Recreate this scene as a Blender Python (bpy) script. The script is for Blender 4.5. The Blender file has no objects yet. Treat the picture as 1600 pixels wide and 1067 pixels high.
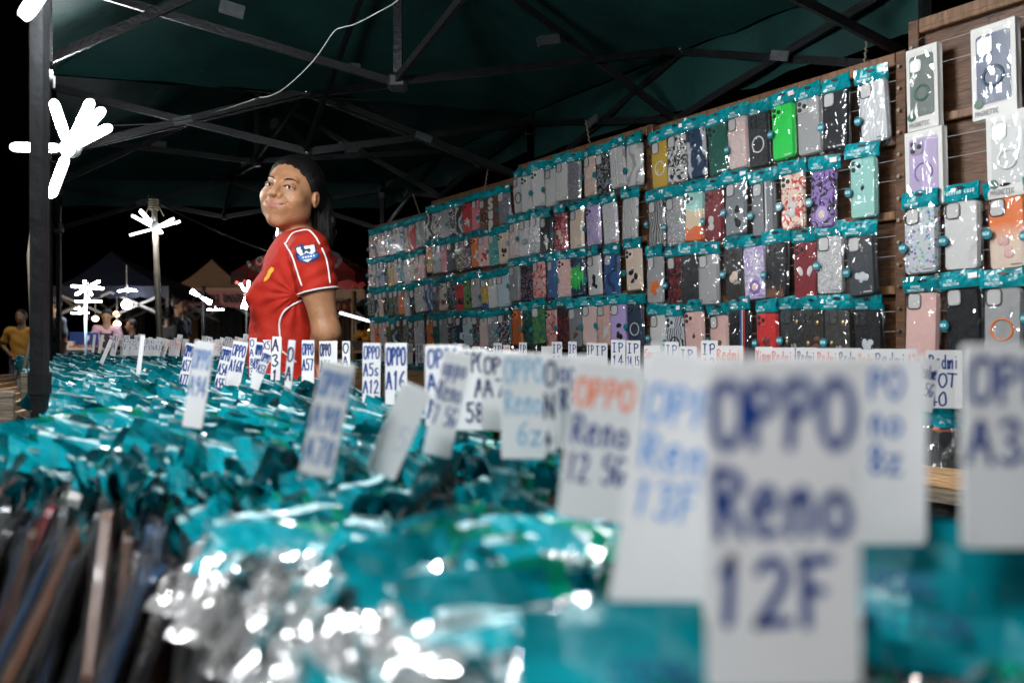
import bpy, math, random
import numpy as np
from mathutils import Vector, Matrix, Euler
R = math.radians
rnd = random.Random(7)
sc = bpy.context.scene
COL = sc.collection

# ------------------------------------------------------------------ camera, world, exposure
F = 1400.0; CX = 800.0; HY = 538.0; CH = 1.05          # focal length and horizon in photo pixels, camera height in metres
cam_d = bpy.data.cameras.new('camera'); cam = bpy.data.objects.new('camera', cam_d); COL.objects.link(cam)
cam.location = (0, 0, CH); cam.rotation_euler = (R(90), 0, 0)
cam_d.sensor_width = 36; cam_d.lens = 36*F/1600; cam_d.shift_y = (HY-533.5)/1600
cam_d.clip_start = 0.02; cam_d.clip_end = 400
cam_d.dof.use_dof = True; cam_d.dof.focus_distance = 2.9; cam_d.dof.aperture_fstop = 4.1
sc.camera = cam
w = bpy.data.worlds.new('World'); sc.world = w; w.use_nodes = True
bg = w.node_tree.nodes['Background']
sky = w.node_tree.nodes.new('ShaderNodeTexSky'); sky.sky_type = 'NISHITA'; sky.sun_disc = False
sky.sun_elevation = R(-4); sky.sun_rotation = R(200)
w.node_tree.links.new(sky.outputs[0], bg.inputs[0]); bg.inputs[1].default_value = 0.012
sc.view_settings.view_transform = 'Standard'; sc.view_settings.look = 'None'
sc.view_settings.exposure = 0.75; sc.view_settings.gamma = 1.0; sc.view_settings.use_curve_mapping = False
cy = sc.cycles
cy.use_denoising = True; cy.max_bounces = 6; cy.diffuse_bounces = 3; cy.glossy_bounces = 3; cy.transmission_bounces = 4
cy.transparent_max_bounces = 14; cy.sample_clamp_indirect = 4.0; cy.sample_clamp_direct = 0.0; cy.caustics_reflective = False; cy.caustics_refractive = False
cy.use_adaptive_sampling = True; cy.adaptive_threshold = 0.02
LAMP = 108.0       # emission of the stall's own lamp blades
FARLAMP = 40.0

def P(px, py, Z): return Vector(((px-CX)*Z/F, Z, CH+(HY-py)*Z/F))

# ------------------------------------------------------------------ materials
MATS = {}
def mat(name, col, rough=.5, metal=0., spec=.5, emit=0., coat=0., bump=0., bscale=60., var=0., vscale=8., stretch=None, sheen=0., trans=0., ecol=None):
    if name in MATS: return MATS[name]
    m = bpy.data.materials.new(name); m.use_nodes = True; MATS[name] = m
    nt = m.node_tree; b = nt.nodes['Principled BSDF']
    b.inputs['Base Color'].default_value = (*col, 1); b.inputs['Roughness'].default_value = rough
    b.inputs['Metallic'].default_value = metal; b.inputs['Specular IOR Level'].default_value = spec
    b.inputs['Coat Weight'].default_value = coat; b.inputs['Coat Roughness'].default_value = .06
    b.inputs['Sheen Weight'].default_value = sheen
    if emit: b.inputs['Emission Color'].default_value = (*(ecol or col), 1); b.inputs['Emission Strength'].default_value = emit
    if bump or var:
        tc = nt.nodes.new('ShaderNodeTexCoord'); mp = nt.nodes.new('ShaderNodeMapping')
        nt.links.new(tc.outputs['Object'], mp.inputs[0])
        if stretch: mp.inputs['Scale'].default_value = stretch
    if var:
        n = nt.nodes.new('ShaderNodeTexNoise'); n.inputs['Scale'].default_value = vscale; n.inputs['Detail'].default_value = 6
        r = nt.nodes.new('ShaderNodeValToRGB'); r.color_ramp.elements[0].position = .3; r.color_ramp.elements[1].position = .7
        r.color_ramp.elements[0].color = (*[c*(1-var) for c in col], 1); r.color_ramp.elements[1].color = (*[min(1, c*(1+var)) for c in col], 1)
        nt.links.new(mp.outputs[0], n.inputs['Vector']); nt.links.new(n.outputs[0], r.inputs[0]); nt.links.new(r.outputs[0], b.inputs['Base Color'])
    if bump:
        n = nt.nodes.new('ShaderNodeTexNoise'); n.inputs['Scale'].default_value = bscale; n.inputs['Detail'].default_value = 4
        bp = nt.nodes.new('ShaderNodeBump'); bp.inputs['Strength'].default_value = bump; bp.inputs['Distance'].default_value = .01
        nt.links.new(mp.outputs[0], n.inputs['Vector']); nt.links.new(n.outputs[0], bp.inputs['Height']); nt.links.new(bp.outputs[0], b.inputs['Normal'])
    return m

def film_mat(name, tint=(1, 1, 1), refl=.10, milky=.02, bs=38., rough=.07, dist=.012, tl=False):
    if name in MATS: return MATS[name]
    m = bpy.data.materials.new(name); m.use_nodes = True; MATS[name] = m
    nt = m.node_tree; nt.nodes.clear(); N = nt.nodes.new; L = nt.links.new
    out = N('ShaderNodeOutputMaterial'); tr = N('ShaderNodeBsdfTransparent'); gl = N('ShaderNodeBsdfGlossy'); df = N('ShaderNodeBsdfDiffuse')
    tr.inputs[0].default_value = (*tint, 1); gl.inputs['Roughness'].default_value = rough; df.inputs[0].default_value = (.8, .8, .8, 1)
    tc = N('ShaderNodeTexCoord'); mp = N('ShaderNodeMapping'); mp.inputs['Scale'].default_value = (1.6, 1, .6)
    oi = N('ShaderNodeObjectInfo'); ad = N('ShaderNodeVectorMath'); ad.operation = 'ADD'
    L(tc.outputs['Object'], ad.inputs[0]); L(oi.outputs['Random'], ad.inputs[1]); L(ad.outputs[0], mp.inputs[0])
    n = N('ShaderNodeTexNoise'); n.inputs['Scale'].default_value = bs; n.inputs['Detail'].default_value = 1.2; n.inputs['Distortion'].default_value = .8
    bp = N('ShaderNodeBump'); bp.inputs['Strength'].default_value = .9; bp.inputs['Distance'].default_value = dist
    L(mp.outputs[0], n.inputs['Vector']); L(n.outputs[0], bp.inputs['Height']); L(bp.outputs[0], gl.inputs['Normal'])
    lw = N('ShaderNodeLayerWeight'); lw.inputs[0].default_value = .25; L(bp.outputs[0], lw.inputs['Normal'])
    ma = N('ShaderNodeMath'); ma.operation = 'MULTIPLY_ADD'; ma.inputs[1].default_value = .4; ma.inputs[2].default_value = refl
    L(lw.outputs['Fresnel'], ma.inputs[0]); ma.use_clamp = True
    m1 = N('ShaderNodeMixShader'); m1.inputs[0].default_value = milky; L(tr.outputs[0], m1.inputs[1]); L(df.outputs[0], m1.inputs[2])
    if tl:
        t2 = N('ShaderNodeBsdfTranslucent'); t2.inputs[0].default_value = (.9, .88, .86, 1); df.inputs[0].default_value = (.9, .88, .86, 1); m0 = N('ShaderNodeMixShader'); m0.inputs[0].default_value = .45; L(df.outputs[0], m0.inputs[1]); L(t2.outputs[0], m0.inputs[2]); L(m0.outputs[0], m1.inputs[2])
    m2 = N('ShaderNodeMixShader'); L(ma.outputs[0], m2.inputs[0]); L(m1.outputs[0], m2.inputs[1]); L(gl.outputs[0], m2.inputs[2])
    L(m2.outputs[0], out.inputs[0]); return m

def cmat(c1, pat='plain', c2=(.8, .8, .8), rough=.35):
    key = 'case_%s_%s_%s' % (pat, '_'.join('%.2f' % c for c in c1), '_'.join('%.2f' % c for c in c2))
    if key in MATS: return MATS[key]
    if pat == 'plain': return mat(key, c1, rough, coat=.15)
    m = mat(key, c1, rough, coat=.2); nt = m.node_tree; b = nt.nodes['Principled BSDF']; N = nt.nodes.new; L = nt.links.new
    tc = N('ShaderNodeTexCoord'); oi = N('ShaderNodeObjectInfo'); ad = N('ShaderNodeVectorMath'); ad.operation = 'ADD'
    L(tc.outputs['Object'], ad.inputs[0]); L(oi.outputs['Random'], ad.inputs[1]); src = ad.outputs[0]
    rp = N('ShaderNodeValToRGB'); rp.color_ramp.elements[0].color = (*c1, 1); rp.color_ramp.elements[1].color = (*c2, 1)
    def ramp(a, c): rp.color_ramp.elements[0].position = a; rp.color_ramp.elements[1].position = c
    if pat == 'glitter':
        t = N('ShaderNodeTexVoronoi'); t.inputs['Scale'].default_value = 420; L(src, t.inputs['Vector'])
        sp = N('ShaderNodeSeparateColor'); L(t.outputs['Color'], sp.inputs[0]); L(sp.outputs[0], rp.inputs[0]); ramp(.45, .75)
    elif pat == 'blotch':
        t = N('ShaderNodeTexNoise'); t.inputs['Scale'].default_value = 45; t.inputs['Detail'].default_value = 3; t.inputs['Distortion'].default_value = 2; L(src, t.inputs['Vector']); L(t.outputs[0], rp.inputs[0]); ramp(.5, .54)
    elif pat == 'bits':
        t = N('ShaderNodeTexVoronoi'); t.inputs['Scale'].default_value = 120; t.inputs['Randomness'].default_value = 1; L(src, t.inputs['Vector'])
        mx = N('ShaderNodeMix'); mx.data_type = 'RGBA'; L(t.outputs['Color'], mx.inputs[7]); mx.inputs[6].default_value = (*c2, 1); mx.inputs[0].default_value = .45
        rp2 = N('ShaderNodeValToRGB'); rp2.color_ramp.elements[0].position = .35; rp2.color_ramp.elements[1].position = .42
        rp2.color_ramp.elements[0].color = (1, 1, 1, 1); rp2.color_ramp.elements[1].color = (0, 0, 0, 1); L(t.outputs['Distance'], rp2.inputs[0])
        m3 = N('ShaderNodeMix'); m3.data_type = 'RGBA'; L(rp2.outputs[0], m3.inputs[0]); m3.inputs[6].default_value = (*c1, 1); L(mx.outputs[2], m3.inputs[7]); L(m3.outputs[2], b.inputs['Base Color']); return m
    elif pat == 'dots':
        t = N('ShaderNodeTexVoronoi'); t.inputs['Scale'].default_value = 95; t.inputs['Randomness'].default_value = .4; L(src, t.inputs['Vector']); L(t.outputs['Distance'], rp.inputs[0])
        rp.color_ramp.elements[0].color = (*c2, 1); rp.color_ramp.elements[1].color = (*c1, 1); ramp(.25, .3)
    elif pat == 'marble':
        t = N('ShaderNodeTexWave'); t.inputs['Scale'].default_value = 9; t.inputs['Distortion'].default_value = 14; t.inputs['Detail'].default_value = 3; L(src, t.inputs['Vector']); L(t.outputs[0], rp.inputs[0]); ramp(.55, .95)
    elif pat == 'lines':
        t = N('ShaderNodeTexWave'); t.inputs['Scale'].default_value = 30; t.inputs['Distortion'].default_value = 9; t.inputs['Detail'].default_value = 1; L(src, t.inputs['Vector']); L(t.outputs[0], rp.inputs[0]); ramp(.72, .78)
    elif pat == 'grad':
        sx = N('ShaderNodeSeparateXYZ'); L(tc.outputs['Object'], sx.inputs[0]); mr = N('ShaderNodeMapRange'); mr.inputs[1].default_value = -.06; mr.inputs[2].default_value = .06
        L(sx.outputs[2], mr.inputs[0]); L(mr.outputs[0], rp.inputs[0]); ramp(.3, .7)
    elif pat == 'bands':
        sx = N('ShaderNodeSeparateXYZ'); L(tc.outputs['Object'], sx.inputs[0]); t = N('ShaderNodeTexNoise'); t.inputs['Scale'].default_value = 18; L(tc.outputs['Object'], t.inputs['Vector'])
        a = N('ShaderNodeMath'); a.operation = 'MULTIPLY_ADD'; a.inputs[1].default_value = .05; L(t.outputs[0], a.inputs[0]); L(sx.outputs[2], a.inputs[2])
        mr = N('ShaderNodeMapRange'); mr.inputs[1].default_value = -.05; mr.inputs[2].default_value = .10; L(a.outputs[0], mr.inputs[0]); L(mr.outputs[0], rp.inputs[0])
        cr = rp.color_ramp; cr.interpolation = 'CONSTANT'; cr.elements[0].position = 0; cr.elements[0].color = (.75, .14, .03, 1); cr.elements[1].position = .3; cr.elements[1].color = (.7, .55, .35, 1)
        e = cr.elements.new(.62); e.color = (*c1, 1)
    L(rp.outputs[0], b.inputs['Base Color']); return m

# ------------------------------------------------------------------ object helpers
def tag(o, label=None, cat=None, group=None, kind=None):
    if label: o['label'] = label
    if cat: o['category'] = cat
    if group: o['group'] = group
    if kind: o['kind'] = kind
    return o
def empty(name, loc=(0, 0, 0), rot=(0, 0, 0), label=None, cat=None, group=None):
    o = bpy.data.objects.new(name, None); COL.objects.link(o); o.location = loc; o.rotation_euler = rot; o.empty_display_size = .05
    return tag(o, label, cat, group)
def obj(name, me, parent=None, loc=(0, 0, 0), rot=(0, 0, 0), scale=(1, 1, 1), m=None):
    o = bpy.data.objects.new(name, me); COL.objects.link(o); o.location = loc; o.rotation_euler = rot; o.scale = scale
    if parent: o.parent = parent
    if m is not None:
        ms = m if isinstance(m, (list, tuple)) else [m]
        if len(me.materials) == 0:
            for x in ms: me.materials.append(x)
        else:
            for i, x in enumerate(ms):
                if me.materials[i] != x: o.material_slots[i].link = 'OBJECT'; o.material_slots[i].material = x
    return o
def mesh(name, V, Fc, smooth=False, mi=None):
    me = bpy.data.meshes.new(name); me.from_pydata([tuple(v) for v in V], [], [tuple(int(i) for i in f) for f in Fc])
    if smooth: me.polygons.foreach_set('use_smooth', [True]*len(me.polygons))
    if mi is not None: me.polygons.foreach_set('material_index', [int(i) for i in mi])
    me.update(); return me
class MB:
    def __init__(s): s.V = []; s.F = []; s.M = []
    def add(s, V, Fc, mi=0):
        n = len(s.V); s.V += [tuple(v) for v in V]; s.F += [tuple(i+n for i in f) for f in Fc]; s.M += [mi]*len(Fc); return s
    def box(s, c, d, mi=0, mx=None, bev=0.):
        x, y, z = [k/2 for k in d]
        if bev:
            b = min(bev, x*.9, y*.9, z*.9); V = []; Fc = []
            # chamfered box: 24 verts
            idx = {}
            for sx in (-1, 1):
                for sy in (-1, 1):
                    for sz in (-1, 1):
                        for ax in range(3):
                            p = [sx*(x-b), sy*(y-b), sz*(z-b)]; p[ax] = (sx*x, sy*y, sz*z)[ax]; idx[(sx, sy, sz, ax)] = len(V); V.append(p)
            for ax in range(3):
                a1, a2 = [(1, 2), (0, 2), (0, 1)][ax]
                for sg in (-1, 1):
                    q = []
                    for s1, s2 in ((-1, -1), (1, -1), (1, 1), (-1, 1)):
                        k = [0, 0, 0]; k[ax] = sg; k[a1] = s1; k[a2] = s2; q.append(idx[(*k, ax)])
                    if (sg < 0) ^ (ax == 1): q = q[::-1]
                    Fc.append(q)
            for ax in range(3):
                a1, a2 = [(1, 2), (0, 2), (0, 1)][ax]
                for s1 in (-1, 1):
                    for s2 in (-1, 1):
                        k0 = [0]*3; k1 = [0]*3; k0[ax] = -1; k1[ax] = 1; k0[a1] = k1[a1] = s1; k0[a2] = k1[a2] = s2
                        q = [idx[(*k0, a1)], idx[(*k1, a1)], idx[(*k1, a2)], idx[(*k0, a2)]]
                        Fc.append(q)
            for sx in (-1, 1):
                for sy in (-1, 1):
                    for sz in (-1, 1): Fc.append([idx[(sx, sy, sz, a)] for a in range(3)])
        else:
            V = [(-x, -y, -z), (x, -y, -z), (x, y, -z), (-x, y, -z), (-x, -y, z), (x, -y, z), (x, y, z), (-x, y, z)]
            Fc = [(3, 2, 1, 0), (4, 5, 6, 7), (0, 1, 5, 4), (1, 2, 6, 5), (2, 3, 7, 6), (3, 0, 4, 7)]
        V = [Vector(v) for v in V]
        if mx is not None: V = [mx @ v for v in V]
        c = Vector(c); return s.add([v+c for v in V], Fc, mi)
    def bar(s, a, b, wd=.025, dp=None, mi=0):
        a = Vector(a); b = Vector(b); d = (b-a); L = d.length; z = d/L; up = Vector((0, 0, 1)) if abs(z.z) < .95 else Vector((1, 0, 0))
        x = z.cross(up).normalized(); y = z.cross(x); M = Matrix((x, y, z)).transposed()
        return s.box((a+b)/2, (wd, dp or wd, L), mi, M)
    def tube(s, pts, r, n=8, mi=0, cap=True):
        pts = [Vector(p) for p in pts]; rs = r if isinstance(r, (list, tuple)) else [r]*len(pts)
        V = []; Fc = []; x = None
        for i, p in enumerate(pts):
            d = (pts[min(i+1, len(pts)-1)]-pts[max(i-1, 0)]).normalized()
            if x is None: x = d.cross(Vector((0, 0, 1)) if abs(d.z) < .9 else Vector((1, 0, 0))).normalized()
            x = (x-d*x.dot(d)).normalized(); y = d.cross(x)
            for k in range(n):
                a = 2*math.pi*k/n; V.append(p+(x*math.cos(a)+y*math.sin(a))*rs[i])
        for i in range(len(pts)-1):
            for k in range(n): Fc.append((i*n+k, i*n+(k+1) % n, (i+1)*n+(k+1) % n, (i+1)*n+k))
        if cap: Fc += [tuple(range(n))[::-1], tuple((len(pts)-1)*n+k for k in range(n))]
        return s.add(V, Fc, mi)
    def ell(s, c, r, nu=12, nv=8, mi=0, mx=None):
        V = [Vector((0, 0, r[2]))]; Fc = []
        for j in range(1, nv):
            t = math.pi*j/nv
            for i in range(nu):
                p = 2*math.pi*i/nu; V.append(Vector((r[0]*math.sin(t)*math.cos(p), r[1]*math.sin(t)*math.sin(p), r[2]*math.cos(t))))
        V.append(Vector((0, 0, -r[2]))); e = len(V)-1
        for i in range(nu): Fc.append((0, 1+i, 1+(i+1) % nu)); Fc.append((e, e-nu+(i+1) % nu, e-nu+i))
        for j in range(nv-2):
            for i in range(nu): Fc.append((1+j*nu+i, 1+(j+1)*nu+i, 1+(j+1)*nu+(i+1) % nu, 1+j*nu+(i+1) % nu))
        if mx is not None: V = [mx @ v for v in V]
        c = Vector(c); return s.add([v+c for v in V], Fc, mi)
    def me(s, name, smooth=False): return mesh(name, s.V, s.F, smooth, s.M)
    def build(s, name, m, parent=None, smooth=False, loc=(0, 0, 0), rot=(0, 0, 0)):
        return obj(name, s.me(name, smooth), parent, loc, rot, m=m)

def rrect(w_, h_, r, n=5, cx=0, cz=0):
    pts = []
    for sx, sz, a0 in ((1, 1, 0), (-1, 1, 90), (-1, -1, 180), (1, -1, 270)):
        for k in range(n):
            a = R(a0+90*k/(n-1)); pts.append((cx+sx*(w_/2-r)+r*math.cos(a), cz+sz*(h_/2-r)+r*math.sin(a)))
    return pts
def slab(name, w_, h_, t, r, bev=0., cx=0, cz=0, smooth=True, dome=0.):
    """rounded slab in the xz plane, its front facing -y"""
    loops = [(0, t/2), (0, -t/2+bev), (bev*.35, -t/2+bev*.3), (bev, -t/2)] if bev else [(0, t/2), (0, -t/2)]
    V = []; Fc = []; n = None
    for ins, y in loops:
        p = rrect(w_-2*ins, h_-2*ins, max(r-ins, .0005), 5, cx, cz); n = len(p); V += [(a, y, b) for a, b in p]
    for l in range(len(loops)-1):
        for k in range(n): Fc.append((l*n+k, l*n+(k+1) % n, (l+1)*n+(k+1) % n, (l+1)*n+k))
    Fc.append(tuple(range(n))); Fc.append(tuple((len(loops)-1)*n+k for k in range(n))[::-1])
    me = mesh(name, V, Fc)
    if bev: me.polygons.foreach_set('use_smooth', [i < len(Fc)-2 for i in range(len(Fc))])
    return me
def frame_me(name, w_, h_, r, t, wd, cx=0, cz=0):
    o = rrect(w_, h_, r, 5, cx, cz); i_ = rrect(w_-2*wd, h_-2*wd, max(r-wd, .0005), 5, cx, cz); n = len(o)
    V = [(a, t, b) for a, b in o]+[(a, 0, b) for a, b in o]+[(a, 0, b) for a, b in i_]+[(a, t, b) for a, b in i_]; Fc = []
    for l in range(3):
        for k in range(n): Fc.append((l*n+k, l*n+(k+1) % n, (l+1)*n+(k+1) % n, (l+1)*n+k))
    return mesh(name, V, Fc)
def disc(name, r, t=.001, n=20, sz=1.):
    V = [(r*math.cos(2*math.pi*k/n), y, r*sz*math.sin(2*math.pi*k/n)) for y in (-t/2, t/2) for k in range(n)]
    Fc = [tuple(range(n))[::-1] if False else tuple(range(n)), tuple(range(2*n-1, n-1, -1))]+[(k, n+k, n+(k+1) % n, (k+1) % n) for k in range(n)]
    return mesh(name, V, Fc)
def ring_me(name, r, wd, t=.0015, n=28, a0=0, a1=360):
    V = []; Fc = []; m = n if a1-a0 >= 360 else n+1
    for k in range(m):
        a = R(a0+(a1-a0)*k/n)
        for rr, y in ((r, 0), (r, -t), (r-wd, -t), (r-wd, 0)): V.append((rr*math.cos(a), y, rr*math.sin(a)))
    for k in range(n):
        k2 = (k+1) % m
        for j in range(3): Fc.append((k*4+j, k*4+j+1, k2*4+j+1, k2*4+j))
    return mesh(name, V, Fc, True)

# ------------------------------------------------------------------ marker handwriting
GL = {}
for line in """
O|5 10,2 9,1 5,2 1,5 0,8 2,9 5,8 9,5 10,3 9
P|2 0,2 5,2 10|1 9,5 10,8 8,7 6,5 5,2 5
R|2 0,2 5,2 10|1 9,5 10,8 8,6 6,2 5|4 5,6 3,9 0
A|0 0,2 5,4 10,6 5,8 0|2 4,5 4,7 4
B|2 0,2 5,2 10|2 10,6 9,7 7,5 5,2 5|3 5,7 5,8 2,6 0,2 0
C|8 9,5 10,2 8,1 5,2 1,5 0,8 1
D|2 0,2 10|1 10,5 9,8 6,7 2,4 0,1 0
E|8 10,2 10|2 10,2 0|2 5,7 5|2 0,8 0
F|2 0,2 10|1 10,5 10,8 10|2 5,6 5
G|8 9,5 10,2 8,1 4,3 0,7 1,8 4|5 4,9 4
H|1 0,2 10|7 0,8 10|1 5,8 5
I|4 0,4 10|2 10,6 10|2 0,6 0
K|2 0,2 10|8 10,5 7,2 4|4 6,8 0
L|2 10,2 0|2 0,8 0
M|0 0,1 10|1 10,4 4|4 4,8 10|8 10,9 0
N|1 0,1 10|1 10,8 0|8 0,8 10
S|8 9,5 10,2 8,4 5,7 4,7 1,4 0,1 1
T|0 10,9 10|5 10,4 0
U|1 10,1 3,4 0,7 2,8 10
V|0 10,4 0|4 0,8 10
W|0 10,2 0|2 0,4 7|4 7,6 0|6 0,9 10
X|0 10,8 0|8 10,0 0
Y|0 10,4 5|8 10,4 5|4 5,4 0
0|5 10,2 8,1 5,2 1,5 0,8 2,8 6,7 9,5 10
1|3 8,5 10|5 10,4 0
2|1 8,4 10,7 8,6 5,1 0|1 0,8 0
3|1 9,5 10,7 8,4 5,8 3,5 0,1 1
4|6 0,6 10|6 10,1 3|1 3,9 3
5|8 10,2 10|2 10,2 6|2 6,6 6,8 3,5 0,1 1
6|7 10,3 7,1 3,4 0,7 2,6 5,2 4
7|1 10,8 10|8 10,4 0
8|5 5,2 7,4 10,7 8,5 5,2 3,4 0,8 2,5 5
9|7 7,4 5,2 8,5 10,8 8,7 3,4 0
a|7 6,4 7,2 4,3 0,6 1,7 6|7 6,8 0
b|2 10,2 0|2 4,5 6,7 3,5 0,2 1
c|7 6,4 7,2 4,4 0,7 1
d|7 10,7 0|7 5,4 6,2 3,4 0,7 1
e|2 4,7 4,6 7,3 6,2 3,4 0,8 1
h|2 10,2 0|2 4,5 7,7 5,7 0
i|4 6,4 0|4 9,4 8.6
k|2 10,2 0|7 6,3 3|4 4,8 0
l|4 10,4 1,6 0
m|1 0,1 6|1 4,3 6,4 5,4 0|4 4,7 6,8 5,8 0
n|2 0,2 6|2 4,5 7,7 5,7 0
o|5 6,2 5,2 1,5 0,8 2,7 5,5 6
p|2 6,2 -4|2 5,5 6,7 3,5 0,2 1
r|2 0,2 6|2 3,4 6,7 6
s|7 6,4 6,3 4,7 2,5 0,2 1
t|4 10,4 2,6 0|2 7,7 7
u|2 6,2 1,5 0,7 3|7 6,7 0
x|1 6,7 0|7 6,1 0
y|1 6,4 1|8 6,4 1,2 -3
z|1 6,7 6|7 6,1 0|1 0,8 0
,|4 1,3 -2
+|4 7,4 1|1 4,7 4
.|4 .5,4 0
ก|1 0,1 6,4 9,7 6,7 0|1 6,3 5
ข|2 8,1 6,3 6,3 1,7 0,7 8
น|1 8,2 9,2 1,7 0|7 8,7 1,8 0
ห|1 8,2 0|2 3,6 7|6 8,8 0
ม|1 8,2 8,2 0,7 1,7 8|2 0,1 1
ว|2 8,6 8,7 4,6 0,5 1
ไ|5 0,5 9,2 10,1 8
ร|2 8,6 9|5 7,6 0,4 1
อ|2 8,6 9,7 4,6 0,2 0,1 4,3 5
""".strip().split('\n'):
    k, rest = line.split('|', 1) if line[0] != '|' else ('|', line[2:])
    GL[k] = [[tuple(float(q) for q in p.split()) for p in st.split(',')] for st in rest.split('|')] if k != ',' else [[(4, 1), (3, -2)]]
def cr(pts, n=4):
    if len(pts) < 3: return pts
    q = [pts[0]]+pts+[pts[-1]]; out = []
    for i in range(1, len(q)-2):
        p0, p1, p2, p3 = q[i-1:i+3]
        for k in range(n):
            t = k/n; out.append(tuple(.5*(2*p1[j]+(p2[j]-p0[j])*t+(2*p0[j]-5*p1[j]+4*p2[j]-p3[j])*t*t+(3*p1[j]-p0[j]-3*p2[j]+p3[j])*t**3) for j in (0, 1)))
    out.append(pts[-1]); return out
def write(mb, txt, x0, z0, h, wmax, y, pen=.13, jit=.03, rg=rnd, mi=0, vertical=False):
    """flat marker strokes: text of height h, squeezed into width wmax, baseline z0, on plane y"""
    adv = h*.85*.78; n = len(txt); sx = min(1., wmax/(adv*n)); adv *= sx; cxp = x0
    for ch in txt:
        for st in GL.get(ch, []):
            pts = [(a+rg.uniform(-jit, jit)*10, b+rg.uniform(-jit, jit)*10) for a, b in st]
            pts = [(cxp+a/10*adv*.98, z0+b/10*h) for a, b in cr(pts)]
            hw = h*pen/2*(.6+.4*sx)
            V = []; Fc = []
            for i, p in enumerate(pts):
                a = pts[max(i-1, 0)]; b = pts[min(i+1, len(pts)-1)]; dx, dz = b[0]-a[0], b[1]-a[1]; L = math.hypot(dx, dz) or 1
                nx, nz = -dz/L*hw, dx/L*hw; V += [(p[0]+nx, y, p[1]+nz), (p[0]-nx, y, p[1]-nz)]
                if i == 0 or i == len(pts)-1:
                    pass
            for i in range(len(pts)-1): Fc.append((2*i, 2*i+1, 2*i+3, 2*i+2))
            for e in (0, -1):      # rounded pen ends
                p = pts[e]; k0 = len(V)
                V += [(p[0]+hw*math.cos(a), y-.00001, p[1]+hw*math.sin(a)) for a in [k*math.pi/3 for k in range(6)]]; Fc.append(tuple(range(k0, k0+6)))
            mb.add(V, Fc, mi)
        cxp += adv
    return cxp

# ------------------------------------------------------------------ implicit surfaces (for people)
def sph(p, c, r):
    return np.sqrt((p[:, 0]-c[0])**2+(p[:, 1]-c[1])**2+(p[:, 2]-c[2])**2)-r
def elli(p, c, r, M=None):
    q = p-np.array(c, 'f4')
    if M is not None: q = q @ np.array(M, 'f4')
    r = np.array(r, 'f4'); k0 = np.sqrt(((q/r)**2).sum(1)); k1 = np.sqrt(((q/(r*r))**2).sum(1))+1e-9
    return k0*(k0-1)/k1
def cone(p, a, b, ra, rb):
    a = np.array(a, 'f4'); b = np.array(b, 'f4'); d = b-a; t = np.clip(((p-a) @ d)/(d @ d), 0, 1)
    return np.sqrt(((p-a-t[:, None]*d)**2).sum(1))-(ra+(rb-ra)*t)
def chain(p, pts, rs, k=.01):
    d = None
    for i in range(len(pts)-1):
        e = cone(p, pts[i], pts[i+1], rs[i], rs[i+1]); d = e if d is None else su(d, e, k)
    return d
def su(a, b, k):
    h = np.clip(.5+.5*(b-a)/k, 0, 1); return b*(1-h)+a*h-k*h*(1-h)
def ss(a, b, k): return -su(-a, b, k)
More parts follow.
